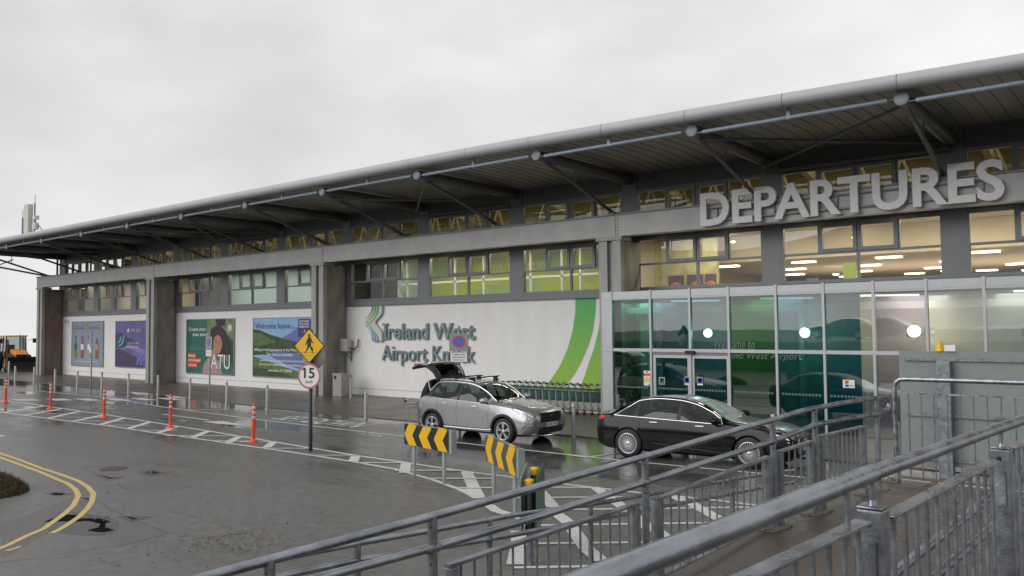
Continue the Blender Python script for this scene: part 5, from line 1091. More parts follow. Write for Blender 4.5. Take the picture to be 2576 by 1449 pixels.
q = MB()
for x in (A_.x+.15, B_.x-.12): q.bar((x, YW-.45, A_.z-.03), (x, YW, A_.z-.03), .04, .04); q.bar((x, YW-.40, A_.z-.03), (x, YW-.02, A_.z-.42), .03, .03); q.bar((x, YW-.02, A_.z-.5), (x, YW-.02, A_.z), .04, .04)
q.build('bracket', M_galv_l, t); q = MB(); q.tube([(B_.x, YW-.2, A_.z+.12), (B_.x+.22, YW-.15, A_.z+.10), (B_.x+.40, YW-.08, A_.z+.22), (B_.x+.42, YW-.06, A_.z+.5), (B_.x+.40, YW, A_.z+.55)], .03, 8); q.build('pipe', M_dark, t)
v = fp(*a(668, 145), YW-.1); t = thing('wall_camera', (v.x, YW, v.z), 'small cream security camera high on the wall left of the bottle poster', 'security camera')
q = MB(); q.box(v.x-.05, v.x+.05, YW-.12, YW+.03, v.z-.02, v.z+.06); q.build('bracket', M_wht, t); MB().lathe([(0, -.12), (.08, -.10), (.10, 0), (.10, .05), (0, .06)], (v.x, YW-.2, v.z), 16).build('dome', mat('cam_cream', (.5, .44, .33), .4), t)
# luggage trolleys
def trolley(label, group):
    t = thing('luggage_trolley', (0, 0, 0), label, 'luggage trolley', group)
    q = MB(); q.tube([(-.05, -.27, .13), (.80, -.13, .10), (.86, 0, .10), (.80, .13, .10), (-.05, .27, .13), (-.05, -.27, .13)], .016, 8); q.tube([(-.05, -.1, .13), (.84, -.05, .10)], .012, 6); q.tube([(-.05, .1, .13), (.84, .05, .10)], .012, 6); q.build('base_frame', M_ss, t)
    q = MB()
    for s_ in (-1, 1): q.bar((.02, s_*.27, .12), (-.20, s_*.27, .98), .035, .028, (0, 1, 0))
    q.build('upright', M_ss, t)
    q = MB(); q.tube([(-.20, -.34, 1.0), (-.20, .34, 1.0)], .016, 10); q.tube([(-.20, -.12, 1.0), (-.02, -.10, 1.03), (-.02, .10, 1.03), (-.20, .12, 1.0)], .012, 8); q.build('handle', M_ss, t)
    q = MB(); 
    for s_ in (-1, 1): q.lathe([(0, -.05), (.03, -.045), (.038, 0), (.03, .045), (0, .05)], (-.20, s_*.34, 1.0), 12, 'y')
    q.build('grip', M_dark, t)
    q = MB(); q.bar((-.035, 0, .42), (-.125, 0, .78), .50, .012, (0, 1, 0)); 
    q = MB(); q.add([(-.045, -.25, .40), (-.045, .25, .40), (-.13, .25, .76), (-.13, -.25, .76), (-.035, -.25, .40), (-.035, .25, .40), (-.12, .25, .76), (-.12, -.25, .76)], [(0, 1, 2, 3), (4, 5, 6, 7), (0, 1, 5, 4), (2, 3, 7, 6), (0, 3, 7, 4), (1, 2, 6, 5)]); q.build('advert_board', mat('trolley_board', (.08, .16, .155), .4, var=.4, scale=3), t)
    q = MB()
    for z_ in (.80, .90): q.tube([(-.13, -.26, z_), (.12, -.2, z_), (.12, .2, z_), (-.13, .26, z_)], .009, 6)
    for y_ in (-.2, -.1, 0, .1, .2): q.tube([(.12, y_, .80), (.12, y_, .90)], .006, 5)
    q.box(.11, .115, -.19, .19, .805, .895, 1); q.build('basket', [M_ss, flat('tag_green', (.04, .26, .10))], t)
    for x, y in ((0, -.26), (0, .26), (.80, 0)):
        q = MB(); q.lathe([(.03, -.018), (.085, -.02), (.095, -.01), (.095, .01), (.085, .02), (.03, .018)], (x, y, .095), 18, 'y', 0); q.lathe([(0, -.02), (.05, -.021), (.05, .021), (0, .02)], (x, y, .095), 14, 'y', 1); q.build('castor', [M_dark, M_ss], t)
    q = MB(); q.bar((.0, -.29, .22), (.16, -.29, .13), .02, .10); q.bar((.0, .29, .22), (.16, .29, .13), .02, .10); q.build('wheel_guard', M_ss, t); return t
gt = 'luggage trolleys nested in a row against the green striped wall'
TR = trolley('silver luggage trolley nested in the row under the green stripe', gt)
NT = 14
names_ = ['silver luggage trolley at the left end of the row, partly behind the silver car windscreen']+['silver luggage trolley nested in the middle of the row by the green stripes']*12+['silver luggage trolley at the right end of the row beside the porch']
pa, pz = fp(1290, 1005, 24.55), fp(1499, 1005, 24.35)
for i in range(NT):
    u = i/(NT-1); o = TR if i == 0 else dup(TR); o.location = (pa.x+(pz.x-pa.x)*u, 24.5-.0*u, .025); o.rotation_euler.z = R(-38+random.uniform(-2, 2)); o['label'] = names_[i]
# ---- person leaning into the boot, with a trolley
def skin_body(name, bones, mt, parent, sub=2):
    # bones: list of (index, parent, co, radius)
    me = bpy.data.meshes.new(name); me.from_pydata([b_[1] for b_ in bones], [(b_[0], i) for i, b_ in enumerate(bones) if b_[0] is not None], [])
    ob = bpy.data.objects.new(name, me); COL.objects.link(ob); ob.parent = parent; me.materials.append(mt)
    ob.modifiers.new('skin', 'SKIN'); 
    for i, b_ in enumerate(bones): r_ = b_[2]; me.skin_vertices[0].data[i].radius = (r_, r_) if not isinstance(r_, tuple) else r_
    me.skin_vertices[0].data[0].use_root = True
    ss = ob.modifiers.new('sub', 'SUBSURF'); ss.levels = sub; ss.render_levels = sub
    dg = bpy.context.evaluated_depsgraph_get(); m2 = bpy.data.meshes.new_from_object(ob.evaluated_get(dg)); ob.modifiers.clear(); ob.data = m2
    for p_ in m2.polygons: p_.use_smooth = True
    return ob
M_coat = mat('coat_black', (.010, .010, .011), .7, var=.3); M_jean = mat('jeans_blue', (.05, .08, .14), .8, var=.2); M_skin = mat('skin', (.42, .24, .17), .5, var=.05)
def person(label, loc, yaw, pose):
    t = thing('person', (0, 0, 0), label, 'person')
    skin_body('body', pose['skin'], M_skin, t); skin_body('coat', pose['coat'], pose.get('cm', M_coat), t); skin_body('trousers', pose['legs'], pose.get('lm', M_jean), t)
    for n_, pt_, m_ in pose['balls']:
        q = MB(); q.lathe([(0, -1), (.5, -.87), (.87, -.5), (1, 0), (.87, .5), (.5, .87), (0, 1)], (0, 0, 0), 16)
        for v in q.v: v.x = v.x*pt_[3][0]+pt_[0]; v.y = v.y*pt_[3][1]+pt_[1]; v.z = v.z*pt_[3][2]+pt_[2]
        q.build(n_, m_, t)
    t.location = loc; t.rotation_euler.z = yaw; t.scale = (1, 1, 1.09); return t
# local x forward: bending over the boot floor
def hand(root_i, base, fwd, side, bones):
    b0 = len(bones); bones.append((root_i, base, .030)); 
    for k_ in range(4):
        o_ = Vector(base)+Vector(fwd)*.05+Vector(side)*(-.027+.018*k_); i0 = len(bones); bones.append((b0, tuple(o_), .010)); e_ = o_+Vector(fwd)*(.05-.004*abs(k_-1.5))+Vector((0, 0, -.012)); bones.append((i0, tuple(e_), .008)); e2 = e_+Vector(fwd)*.025+Vector((0, 0, -.02)); bones.append((i0+1, tuple(e2), .007))
    i0 = len(bones); o_ = Vector(base)+Vector(side)*-.04+Vector(fwd)*.015; bones.append((b0, tuple(o_), .011)); bones.append((i0, tuple(o_+Vector(fwd)*.04), .009))
coat = [(None, (0, 0, .90), .16), (0, (.06, 0, 1.05), .16), (1, (.20, 0, 1.25), .17), (2, (.36, 0, 1.38), .15), (3, (.44, 0, 1.42), .075),
        (3, (.36, .19, 1.36), .075), (5, (.48, .24, 1.13), .055), (6, (.72, .20, 1.02), .042), (3, (.36, -.19, 1.36), .075), (8, (.44, -.25, 1.12), .055), (9, (.68, -.22, 1.00), .042), (0, (-.02, 0, .78), .165)]
sk_ = [(None, (.44, 0, 1.42), .06), (0, (.52, 0, 1.46), .055), (1, (.60, 0, 1.47), .085), (2, (.68, 0, 1.46), .075)]
hl = [(None, (.70, .20, 1.03), .028)]; hand(0, (.77, .20, 1.00), (1, 0, 0), (0, 1, 0), hl); hr = [(None, (.66, -.22, 1.01), .028)]; hand(0, (.73, -.22, .98), (1, 0, 0), (0, -1, 0), hr)
legs = [(None, (0, 0, .92), .13), (0, (0, .09, .82), .095), (1, (.03, .11, .48), .062), (2, (-.03, .12, .10), .045), (0, (0, -.09, .82), .095), (4, (-.02, -.11, .48), .062), (5, (-.14, -.12, .10), .045)]
per = person('person in black coat and blue jeans leaning into the silver car boot', (-17.72, 17.75, 0), R(8), dict(skin=sk_, coat=coat, legs=legs, balls=[
    ('hair', (.60, 0, 1.505, (.11, .10, .085)), mat('hair_brown', (.03, .02, .015), .7)), ('shoe', (.03, .12, .045, (.14, .05, .045)), M_wht), ('shoe', (-.08, -.12, .045, (.14, .05, .045)), M_wht)]))
skin_body('hand', hl, M_skin, per, 1); skin_body('hand', hr, M_skin, per, 1)
q = MB(); 
for s_ in (-1, 1): q.lathe([(0, -.01), (.010, 0), (0, .01)], (.735, s_*.032, 1.475), 8)
q.lathe([(0, -.02), (.014, 0), (0, .03)], (.755, 0, 1.455), 8); q.build('facial_features', flat('features', (.2, .1, .08)), per)
o = dup(TR); o.location = (-17.62, 17.1, 0.0); o.rotation_euler.z = R(48); o['label'] = 'single luggage trolley standing behind the open boot of the silver car'; del o['group']
# ---- backhoe loader far left
t = thing('backhoe_loader', (0, 0, 0), 'orange and black backhoe loader with wide black bucket at the left photo edge', 'digger')
M_dig = mat('digger_orange', (.72, .27, .01), .4, var=.06); M_win = glass('cab_glass', (.35, .42, .42), .06)
for x, y, r_, w_ in ((-1.1, .9, .78, .22), (-1.1, -.9, .78, .22), (1.15, .85, .5, .17), (1.15, -.85, .5, .17)):
    q = MB(); q.lathe([(r_*.5, -w_), (r_-.08, -w_), (r_, -w_+.05), (r_, w_-.05), (r_-.08, w_), (r_*.5, w_), (r_*.5, -w_)], (x, y, r_), 28, 'y'); wo = q.build('wheel', M_tyre, t)
    q = MB(); q.lathe([(0, -w_*.6), (r_*.5, -w_*.8), (r_*.5, w_*.8), (0, w_*.6)], (x, y, r_), 20, 'y'); q.build('hub', M_dig, wo)
q = MB(); q.box(-1.8, 1.9, -.38, .38, .45, .95); q.build('chassis', M_dark, t)
q = MB(); q.prism([(.35, -.45, .96), (1.85, -.42, .96), (1.9, -.42, 1.35), (1.5, -.44, 1.58), (.35, -.45, 1.72)], (0, .88, 0)); q.build('bonnet', M_dig, t, bevel=.04); q = MB(); q.box(1.86, 1.95, -.36, .36, .70, 1.30); q.build('radiator_grille', M_dark, t)
q = MB()
for x, y in ((.3, -.72), (.3, .72), (-1.5, -.72), (-1.5, .72), (-.6, -.74), (-.6, .74)): q.bar((x, y, 1.0), (x*.9, y*.93, 2.68), .07, .07)
q.box(-1.5, .35, -.74, .74, .98, 1.05); q.build('cab_frame', M_dark, t); q = MB(); q.box(-1.55, .42, -.78, .78, 2.69, 2.80); q.build('cab_roof', M_dig, t, bevel=.04)
for pts in ([(.3, -.7, 1.06), (.3, .7, 1.06), (.27, .66, 2.68), (.27, -.66, 2.68)], [(-1.5, -.72, 1.06), (.28, -.72, 1.06), (.26, -.68, 2.68), (-1.36, -.68, 2.68)], [(-1.5, .72, 1.06), (.28, .72, 1.06), (.26, .68, 2.68), (-1.36, .68, 2.68)]): MB().poly(pts).build('cab_window', M_win, t)
q = MB(); q.box(-1.2, -.75, -.25, .25, 1.06, 1.5); q.box(-1.25, -1.1, -.25, .25, 1.5, 2.05); q.tube([(-.2, 0, 1.06), (-.35, 0, 1.65)], .03, 8); q.build('seat', M_dark, t)
q = MB(); q.prism([(2.35, -1.15, .12), (3.15, -1.15, .10), (2.75, -1.15, .35), (2.62, -1.15, .75), (2.75, -1.15, 1.15), (2.5, -1.15, 1.12), (2.3, -1.15, .6)], (0, 2.3, 0)); q.build('bucket', M_dark, t)
for s_ in (-1, 1): q = MB(); q.bar((.3, s_*.55, 1.35), (1.7, s_*.62, 1.15), .12, .22); q.bar((1.65, s_*.62, 1.2), (2.4, s_*.62, .5), .12, .2); q.build('loader_arm', M_dark, t)
q = MB(); q.bar((-1.8, 0, .8), (-2.5, 0, 2.4), .25, .3); q.bar((-2.5, 0, 2.4), (-2.9, 0, 1.0), .2, .25); q.build('backhoe_boom', M_dig, t); MB().lathe([(.06, 2.8), (.06, 2.95), (0, 2.98)], (-.3, .4, 0), 12).build('beacon', lamp_mat('beacon_red', (.7, .05, .02), .5), t)
q = MB(); q.bar((.35, -.75, 2.4), (.75, -1.15, 2.5), .03, .03); q.box(.70, .75, -1.3, -1.05, 2.2, 2.55); q.bar((.35, .75, 2.4), (.75, 1.15, 2.5), .03, .03); q.box(.70, .75, 1.05, 1.3, 2.2, 2.55); q.build('wing_mirror', M_dark, t)
p = gp(22, 934); t.location = (p.x-.5, p.y+.6, 0); t.rotation_euler.z = R(-6)
# site hoarding far left
A_ = fp(80, 930, 26.); B_ = fp(97, 868, 26.); q = MB(); q.box(A_.x-9, A_.x+16, 34, 34.05, 0.3, 2.4); ho = tag(q.build('mesh_hoarding', mat('hoarding_grey', (.30, .31, .33), .6, var=.5, scale=3, col2=(.55, .56, .58)), origin=(A_.x, 34, 0)), 'grey printed mesh hoarding beyond the digger at the end of the terminal', 'hoarding')
# ---- mobile mast on the roof
A_ = fp(78, 588, 24.5); t = thing('phone_mast', (A_.x, 24.5, 9.2), 'cream panel antennas on short poles above the left end of the roof', 'antenna')
zf = lambda x, y: fp(x, y, 24.5)
v0, v1 = zf(68, 588), zf(82, 514); M_ant = mat('antenna_cream', (.55, .56, .50), .5)
q = MB(); q.box(v0.x+.1, v1.x, 24.2, 24.55, v0.z-.1, v1.z); q.build('panel_antenna', M_ant, t, bevel=.03)
q = MB(); v = zf(84, 514); w2 = zf(86, 490); q.tube([(v.x, 24.6, 9), (v.x, 24.6, v.z+.1)], .06, 8); q.tube([(v.x+.05, 24.6, v.z), (v.x+.05, 24.6, w2.z)], .02, 6); v = zf(61, 548); w2 = zf(63, 528); q.tube([(v.x, 24.4, 9), (v.x, 24.4, v.z)], .07, 8); q.tube([(v.x, 24.4, v.z), (v.x, 24.4, w2.z)], .02, 6)
q.tube([(zf(86, 552).x, 24.6, zf(86, 556).z), (zf(122, 575).x, 24.9, 9.2)], .04, 6); q.build('pole', M_galv_l, t)
for x0, x1, y0, y1 in ((84, 92, 542, 553), (83, 91, 560, 578)): A_, B_ = zf(x0, y1), zf(x1, y0); q = MB(); q.box(A_.x, B_.x, 24.4, 24.7, A_.z, B_.z); q.build('radio_unit', M_ant, t)
# ---- grey panel screen beside the porch, seen from behind
A_ = fp(2271, 1205, 18.6); B_ = fp(2600, 886, 18.6)
t = thing('panel_screen', (A_.x, 18.6, 0), 'large grey-green sheet metal screen on galvanised posts right of the porch doors', 'screen')
q = MB(); q.box(A_.x, 3.2, 18.6, 18.63, .22, B_.z); q.build('panel', mat('screen_grey_green', (.22, .25, .245), .45, metal=.1, var=.06), t)
for y_ in (905, 1047, 1158):
    z_ = fp(2400, y_, 18.6).z; q = MB(); q.box(A_.x+.12, 3.2, 18.55, 18.598, z_-.03, z_+.03); q.build('rail', M_galv_l, t)
for x_ in (2378, ): 
    xx = fp(x_, 1000, 18.5).x
    for dx in (0, 2.6, 5.2): q = MB(); q.box(xx+dx-.13, xx+dx+.13, 18.35, 18.548, 0, B_.z-.2); q.build('post', M_galv_l, t, bevel=.01)
v = fp(2363, 880, 18.6); t = thing('warning_beacon', (v.x, 18.6, B_.z), 'small yellow warning cone on top of the grey screen', 'beacon'); q = MB(); q.lathe([(.09, 0), (.02, .22), (0, .23)], (v.x, 18.62, B_.z), 4); q.build('cone', M_ylw, t); MB().box(v.x+.1, v.x+.3, 18.55, 18.66, B_.z+.002, B_.z+.13).build('bracket', M_wht, t)

coat = [(None, (0, 0, .58), .15), (0, (-.03, 0, .75), .15), (1, (-.08, 0, .92), .15), (2, (-.10, 0, 1.02), .10), (3, (-.09, 0, 1.07), .06), (2, (-.10, .17, .97), .07), (5, (.02, .22, .80), .05), (6, (.22, .12, .86), .04), (2, (-.10, -.17, .97), .07), (8, (.02, -.22, .80), .05), (9, (.22, -.12, .86), .04)]
sk_ = [(None, (-.09, 0, 1.06), .055), (0, (-.07, 0, 1.12), .055), (1, (-.05, 0, 1.19), .085), (2, (-.04, 0, 1.26), .078)]
hl = [(None, (.25, .11, .87), .028)]; hand(0, (.30, .10, .88), (1, 0, 0), (0, 1, 0), hl); hr = [(None, (.25, -.11, .87), .028)]; hand(0, (.30, -.10, .88), (1, 0, 0), (0, -1, 0), hr)
legs = [(None, (0, 0, .56), .12), (0, (.06, .10, .58), .09), (1, (.42, .12, .60), .065), (2, (.56, .12, .42), .045), (0, (.06, -.10, .58), .09), (4, (.42, -.12, .60), .065), (5, (.56, -.12, .42), .045)]
v = SAL.matrix_basis
mw = Matrix.Translation(SAL.location)@Matrix.Rotation(SAL.rotation_euler.z, 4, 'Z'); pv = mw@Vector((-1.60, -.37, .03))
dr = person('grey haired driver in a pale blue shirt sitting in the black saloon', pv, SAL.rotation_euler.z, dict(skin=sk_, coat=coat, legs=legs, cm=mat('shirt_blue', (.25, .33, .42), .8), lm=M_coat, balls=[('hair', (-.075, 0, 1.275, (.095, .088, .075)), mat('hair_grey', (.30, .29, .27), .8)), ('shoe', (.62, .12, .40, (.12, .05, .04)), M_dark), ('shoe', (.62, -.12, .40, (.12, .05, .04)), M_dark)]))
dr.scale = (1, 1, 1)
skin_body('hand', hl, M_skin, dr, 1); skin_body('hand', hr, M_skin, dr, 1)
q = MB()
for s_ in (-1, 1): q.lathe([(0, -.01), (.010, 0), (0, .01)], (.035, s_*.032, 1.235), 8)
q.lathe([(0, -.02), (.014, 0), (0, .03)], (.045, 0, 1.205), 8); q.box(.025, .04, -.03, .03, 1.155, 1.162); q.build('facial_features', flat('features', (.2, .1, .08)), dr)
# ================================================================== RAMP, LANDING AND RAILINGS
p1, d1 = (-3.42, 4.72, 0), Vector((.112, .994, 0)); pN, dN = (-.78, 2.92, 0), Vector((.066, .998, 0)); p2_, d2 = (-5.2, 6.4, 0), Vector((.05, .999, 0)); pM, dM = (-1.05, 2.92, 0), Vector((.066, .998, 0))
V1 = lambda x, y: vp(x, y, p1, d1); VN = lambda x, y: vp(x, y, pN, dN); V2 = lambda x, y: vp(x, y, p2_, d2); VM = lambda x, y: vp(x, y, pM, dM)
def on(p_, d_, y): # point of a fence line at world Y
    t = (y-p_[1])/d_.y; return p_[0]+d_.x*t
def deckz(y): return .80+(1.17-.80)*max(0, min(1, (y-3.2)/4.4)) if y < 7.6 else 1.17
M_deck = mat('ramp_deck_brown', (.052, .038, .030), .32, var=.3, scale=1.4, bump=.5, rvar=.2, col2=(.105, .082, .066), bscale=70)
q = MB(); ys = [-2, 3.2, 4.7, 6.2, 7.6, 9.4, 11.2]; n_ = len(ys)
L_ = [(on(p1, d1, y)-.16, y) for y in ys]; Rr = [(1.2, y) for y in ys]
vs = [(x, y, deckz(y)) for x, y in L_]+[(x, y, deckz(y)) for x, y in Rr]; q.add(vs, [(i, n_+i, n_+i+1, i+1) for i in range(n_-1)])
tag(q.build('ramp_deck', M_deck, origin=(0, 0, 0)), kind='structure')
q = MB(); vs = [(x, y, z) for x, y in L_ for z in (0, deckz(y)-.003)]; q.add(vs, [(2*i, 2*i+1, 2*i+3, 2*i+2) for i in range(n_-1)]); q.poly([(L_[-1][0], 11.2, 0), (1.2, 11.2, 0), (1.2, 11.2, 1.167), (L_[-1][0], 11.2, 1.167)]); q.poly([(1.2, -2, 0), (1.2, 11.2, 0), (1.2, 11.2, 1.167), (1.2, -2, .79)])
tag(q.build('ramp_wall', M_conc, origin=(0, 0, 0)), kind='structure')
q = MB(); q.box(-.55, 5, -4, 2.2, .6, 1.55); tag(q.build('upper_landing', M_deck, origin=(0, 0, 0)), kind='structure')
def rail(name, pts, r, parent, mt=M_galv, n=16): 
    q = MB(); q.tube(pts, r, n); return q.build(name, mt, parent)
def bars(parent, f, top, bot, step, r=.010, name='balusters'):
    # vertical rods between a top and a bottom rail, evenly spaced in metres
    (xa, ya), (xb, yb) = top; A_, B_ = f(xa, ya), f(xb, yb); n = max(1, int((B_-A_).length/step)); q = MB()
    for i in range(1, n):
        p_ = A_.lerp(B_, i/n); zb = bot(p_.y) if callable(bot) else bot
        q.tube([(p_.x, p_.y, p_.z-.01), (p_.x, p_.y, zb)], r, 8); q.build('baluster', M_galv_l, parent); q = MB()
# --- main rail on the outer edge of the ramp
F1 = thing('ramp_handrail', tuple(V1(1088, 1300)), 'long galvanised double handrail crossing the photo from the bottom edge up to the porch', 'handrail')
upx = [(440, 1473), (678, 1409), (1088, 1299), (1360, 1223), (1622, 1149), (1800, 1097), (1943, 1056), (2020, 1033), (2049, 1027), (2130, 1012), (2205, 1001), (2228, 998)]
lox = [(700, 1484), (821, 1449), (1088, 1378), (1360, 1298), (1622, 1213), (1800, 1155), (1943, 1110), (2020, 1081), (2049, 1069), (2130, 1053), (2205, 1042), (2230, 1032)]
U = [V1(*p_) for p_ in upx]; Lw = [V1(*p_) for p_ in lox]
e0, e1 = U[-1], Lw[-1]; loop = [e0, e0+d1*.06+Vector((0, 0, -.02)), e0+d1*.09+Vector((0, 0, -.07)), e1+d1*.07+Vector((0, 0, .04)), e1+d1*.02, e1-d1*.04]
rail('top_rail', U+loop, .027, F1); rail('lower_rail', Lw, .026, F1)
for x, y in ((1088, 1378), (1622, 1213), (1943, 1110), (2049, 1069), (2205, 1042)):
    v = V1(x, y); q = MB(); q.tube([v-d1*.055, v-d1*.045, v-d1*.03, v+d1*.03, v+d1*.045, v+d1*.055], [.026, .031, .034, .034, .031, .026], 16); q.build('weld_collar', M_galv_l, F1)
for x, y in ((678, 1409), (1088, 1299), (1622, 1149), (1943, 1056), (2049, 1027), (2205, 1001)):
    v = V1(x, y); zb = deckz(v.y); q = MB(); q.tube([(v.x, v.y, v.z), (v.x, v.y, zb)], .030, 16)
    for dz in (.06, .28): q.lathe([(0, -.0315), (.007, -.0315), (.007, -.028)], (v.x+.012, v.y, v.z-dz), 8, 'y', 1)
    po = q.build('post', [M_galv_l, M_dark], F1); q = MB(); q.box(v.x-.11, v.x+.11, v.y-.06, v.y+.06, zb, zb+.014); q.build('foot_plate', M_rust, po)
# --- balustrade panels along it
def panel(label, top, f, zb, bw=.115, posts=(0, 1), step=None, topw=.055, br=.0085):
    A_, B_ = f(*top[0]), f(*top[1]); t = thing('balustrade_panel', tuple(A_), label, 'balustrade', 'galvanised balustrade panels of the ramp')
    q = MB(); q.bar(A_, B_, topw, .022); q.build('top_rail', M_galv, t)
    za, zb_ = (zb, zb) if not isinstance(zb, tuple) else zb
    q = MB(); q.bar((A_.x, A_.y, za), (B_.x, B_.y, zb_), .045, .014); q.build('bottom_rail', M_galv, t)
    L3 = (B_-A_).length; n = int(L3/bw)
    for i in range(1, n):
        p_ = A_.lerp(B_, i/n); z_ = za+(zb_-za)*i/n; q = MB(); q.tube([(p_.x, p_.y, p_.z-.012), (p_.x, p_.y, z_+.008)], br, 8); q.build('baluster', M_galv_l, t)
    for k_ in posts:
        v = (A_, B_)[k_]; s_ = (1, -1)[k_]; dd = (B_-A_).normalized(); c_ = v+dd*s_*.035; z0 = deckz(c_.y)
        q = MB(); q.box(c_.x-.035, c_.x+.035, c_.y-.035, c_.y+.035, z0+.015, c_.z-.014); po = q.build('post', M_galv_l, t, bevel=.005); q = MB(); q.box(c_.x-.10, c_.x+.10, c_.y-.07, c_.y+.07, z0+.0015, z0+.0145); q.build('foot_plate', M_rust, po)
    return t
panel('balustrade panel at the bottom centre, nearest of those under the long handrail', [(1124, 1424), (1603, 1267)], V1, (.93, 1.10))
panel('balustrade panel right of the first, with hatched road markings behind it', [(1645, 1258), (1932, 1149)], V1, (1.12, 1.24))
panel('short balustrade panel in front of the black car grille', [(1954, 1138), (2042, 1110)], V1, (1.26, 1.28))
panel('farthest balustrade panel at the end of the long handrail', [(2060, 1098), (2172, 1073)], V1, (1.28, 1.28))
# --- low handrail on the road side
F2 = thing('lower_handrail', tuple(V2(899, 1368)), 'farther and lower galvanised handrail standing on the road side of the ramp', 'handrail')
U2 = [V2(*p_) for p_ in ((720, 1402), (899, 1367), (1104, 1331), (1288, 1297), (1495, 1267), (1613, 1247), (1693, 1233), (1918, 1194), (2000, 1183))]
L2 = [V2(*p_) for p_ in ((640, 1470), (713, 1449), (899, 1409), (1104, 1378), (1288, 1346), (1463, 1313), (1580, 1291), (1693, 1269), (1918, 1227), (2000, 1214))]
rail('top_rail', U2, .026, F2); rail('lower_rail', L2, .026, F2)
for x, y in ((899, 1367), (1231, 1307), (1485, 1268), (1842, 1207)):
    v = V2(x, y); q = MB(); q.tube([(v.x, v.y, v.z), (v.x, v.y, 0)], .030, 14); q.build('post', M_galv_l, F2)
# --- near rail beside the camera
F3 = thing('near_handrail', tuple(VN(1932, 1292)), 'thick wet galvanised handrail nearest the camera, rising across the lower right corner', 'handrail')
NR = [VN(*p_) for p_ in ((1300, 1542), (1500, 1458), (1663, 1394), (1932, 1291), (2194.5, 1190.5))]; NR2 = [VN(*p_) for p_ in ((2194.5, 1190.5), (2507, 1079), (2700, 1012))]
rail('top_rail', NR, .0300, F3, n=28); NR2[0] = NR2[0]; rail('top_rail', NR2, .0262, F3, n=28)
q = MB(); q.lathe([(.0272, -.012), (.0306, -.010), (.0306, .0), (.0272, .002)], (0, 0, 0), 28, 'y'); M_ = dN.to_track_quat('Y', 'Z').to_matrix(); q.v = [M_@v+NR[-1] for v in q.v]; q.build('sleeve', M_galv, F3)
def near_post(xp, yt, wpx):
    v = VN(xp, yt); q = MB(); s_ = .043; q.box(v.x-s_, v.x+s_, v.y-s_, v.y+s_, .9, v.z); po = q.build('post', M_galv_l, F3, bevel=.008)
    q = MB(); q.box(v.x-s_*.95, v.x+s_*.95, v.y-s_*.95, v.y+s_*.95, v.z+.001, v.z+.008); q.lathe([(.016, .008), (.012, .02), (.008, .03)], (v.x, v.y, v.z), 12); q.build('post_cap', M_galv, po, bevel=.003)
    for dz in (.045, .20): q = MB(); q.lathe([(0, -s_-.0015), (.011, -s_-.0015), (.011, -s_+.002)], (v.x-.005, v.y, v.z-dz), 16, 'y'); q.build('bolt_hole', M_dark, po)
    q = MB(); 
    for dz in (.13,): q.box(v.x-s_-.004, v.x+.02, v.y-s_-.009, v.y-s_-.001, v.z-.27, v.z-.10)
    q.build('bracket', M_galv, po); return v, s_
vA, sA = near_post(2195, 1277, 63); vB, sB = near_post(2519, 1128, 40)
def upto(v, xx): # rail height above a fence point
    pts = NR+NR2[1:]
    for a_, b_ in zip(pts[:-1], pts[1:]):
        if a_.y <= v <= b_.y: return a_.lerp(b_, (v-a_.y)/(b_.y-a_.y))
    return pts[-1]
for v in (vA, vB):
    r_ = upto(v.y, 0); q = MB(); q.tube([(v.x, v.y, v.z+.02), (r_.x, r_.y, r_.z-.02)], .010, 10); q.build('stanchion', M_galv_l, F3)
r_ = upto(vA.y-.22, 0); q = MB(); q.tube([(r_.x, r_.y, r_.z-.02), (r_.x, r_.y, 2.47)], .010, 10); q.build('stanchion', M_galv_l, F3)
def npanel(label, a_, b_, posts):
    A_, B_ = VN(*a_), VN(*b_); t = thing('balustrade_panel', tuple(A_), label, 'balustrade', 'galvanised balustrade panels of the ramp')
    q = MB(); q.bar(A_, B_, .055, .012); q.build('top_rail', M_galv, t, bevel=.002); q = MB(); q.bar((A_.x, A_.y, 1.35), (B_.x, B_.y, 1.35), .05, .012); q.build('bottom_rail', M_galv, t)
    n = int((B_-A_).length/.118)
    for i in range(1, n+1):
        p_ = A_.lerp(B_, (i-.4)/n); q = MB(); j_ = random.uniform(-.002, .002); q.tube([(p_.x, p_.y, p_.z-.006), (p_.x+j_, p_.y, (p_.z+1.35)/2), (p_.x, p_.y, 1.352)], .0092, 10); q.build('baluster', M_galv_l, t)
npanel('balustrade panel left of the bolted square post beneath the near handrail', (1500, 1632), (2172, 1312), ())
npanel('balustrade panel between the two square posts under the near handrail', (2228, 1301), (2500, 1160), ())
npanel('balustrade panel at the right edge of the photo beyond the second square post', (2541, 1128), (2800, 1015), ())
# paired low handrails on the deck side of the near fence
F4 = thing('deck_side_handrail', tuple(VM(2249, 1442)), 'pair of low galvanised tubes seen through the balustrade at the lower right', 'handrail')
rail('top_rail', [VM(*p_) for p_ in ((2150, 1521), (2249, 1442), (2494, 1247), (2620, 1160))], .024, F4); rail('lower_rail', [VM(*p_) for p_ in ((2250, 1535), (2352, 1449), (2507, 1317), (2620, 1222))], .024, F4)
for x, y in ((2200, 1481), (2515, 1232)):
    v = VM(x, y); q = MB(); q.tube([(v.x, v.y, v.z), (v.x, v.y, deckz(v.y))], .024, 12); q.build('post', M_galv_l, F4)
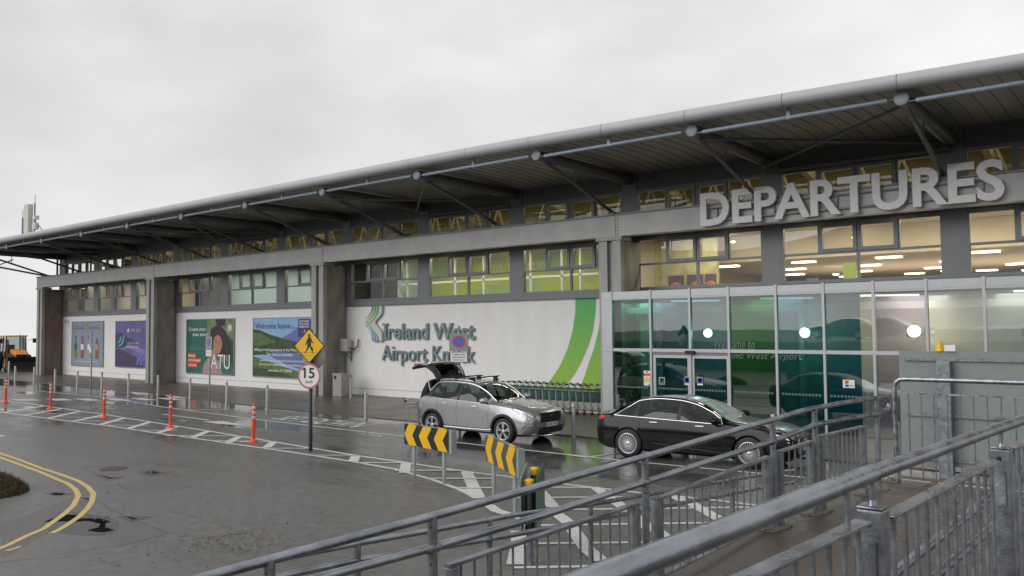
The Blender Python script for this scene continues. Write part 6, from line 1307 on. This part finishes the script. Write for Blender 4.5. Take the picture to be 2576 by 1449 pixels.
# --- fence closing the end of the landing
YE = 11.0; FE = lambda x, y: fp(x, y, YE)
v0 = FE(2250, 975); v1 = FE(2257, 953); v2 = FE(2640, 964); t = thing('landing_end_fence', tuple(v0), 'galvanised fence with a rounded top corner in front of the grey screen', 'fence')
rail('top_rail', [(v0.x, YE, 1.0), (v0.x, YE, v1.z-.10), (v0.x+.02, YE, v1.z-.04), (v0.x+.07, YE, v1.z-.005), (v0.x+.16, YE, v1.z), (v2.x, YE, v1.z)], .030, t)
zt = FE(2260, 988).z; zb = 1.24; q = MB(); q.bar((v0.x+.03, YE, zt), (v2.x, YE, zt), .03, .018); q.build('rod_rail', M_galv, t); q = MB(); q.bar((v0.x-.02, YE, zb), (v2.x, YE, zb), .05, .03); q.build('bottom_rail', M_rust, t)
x = v0.x+.16
while x < v2.x: q = MB(); q.tube([(x, YE, zt), (x, YE, zb)], .008, 8); q.build('baluster', M_galv_l, t); x += .142
for x in (v0.x-.08, v0.x+.42, v0.x+1.5): q = MB(); q.box(x-.03, x+.03, YE-.03, YE+.03, 1.18, zb-.016); po = q.build('foot', M_rust, t); q = MB(); q.box(x-.10, x+.10, YE-.08, YE+.08, 1.172, 1.184); q.build('foot_plate', M_rust, po)
# ================================================================== behind the camera (mirrored in the glass)
q = MB(); q.prism([(-60, -6.5, 0), (-60, -9, 1.9), (-60, -60, 2.3), (-60, -60, 0)], (120, 0, 0)); tag(q.build('bank', mat('bank_grass', (.05, .06, .02), .9, var=.4), origin=(0, 0, 0)), kind='structure')
for i, (x, y, s_, lb) in enumerate(((-19, -11.5, 0, 'black saloon parked on the bank behind the camera, first from the left in the glass'), (-13, -12, 1, 'black saloon parked on the bank behind the camera, second in the glass'), (-6, -11.2, 0, 'black saloon parked on the bank behind the camera, third in the glass'), (1, -11.8, 1, 'black saloon parked on the bank behind the camera, last in the glass'))):
    o = dup(SAL, (x, y, 2.05), R(12 if s_ else 188), lb); o['group'] = 'cars parked behind the camera'
# road wear: seams, patches and tyre-darkened tracks
M_seam = mat('tar_seam', (.012, .012, .012), .35, var=.3, scale=8); M_patch = mat('asphalt_patch', (.075, .073, .071), .5, var=.25, scale=40, bump=.5, col2=(.16, .155, .15))
q = MB(); sk = 0
for pts, wd in (([(0, 1312), (400, 1270), (800, 1198), (1130, 1150), (1400, 1120)], .010), ([(830, 352), (1000, 342), (1200, 332), (1360, 318)], .012), ([(840, 360), (930, 400), (1060, 460), (1180, 455)], .012), ([(960, 690), (1100, 760), (1250, 850), (1480, 930), (1700, 1030)], .008), ([(1180, 530), (1260, 572), (1360, 615)], .010), ([(1930, 1080), (2100, 1060), (2300, 1035), (2576, 1010)], .022), ([(1380, 1110), (1700, 1020), (2050, 1000)], .008)):
    P_ = []
    for (x1, y1), (x2, y2) in zip(pts[:-1], pts[1:]):
        for i in range(10):
            v = gp(*b3(x1+(x2-x1)*i/10, y1+(y2-y1)*i/10)); P_.append((v.x+random.uniform(-.012, .012), v.y+random.uniform(-.015, .015)))
    sk += 1; q.strip(P_, wd, .0012+.0002*sk)
tag(q.build('road_seams', M_seam, origin=(0, 0, 0)), kind='structure')
q = MB()
for k_, pts in enumerate((((1150, 520), (1700, 470), (1950, 560), (1360, 612)), ((0, 930), (740, 650), (960, 690), (500, 1010), (0, 1290)), ((1000, 1000), (1300, 870), (1700, 1030), (1200, 1150)))):
    q.poly(blob([b3(*p_) for p_ in pts], .0006+.0002*k_, .03))
tag(q.build('road_patches', M_patch, origin=(0, 0, 0)), kind='structure')
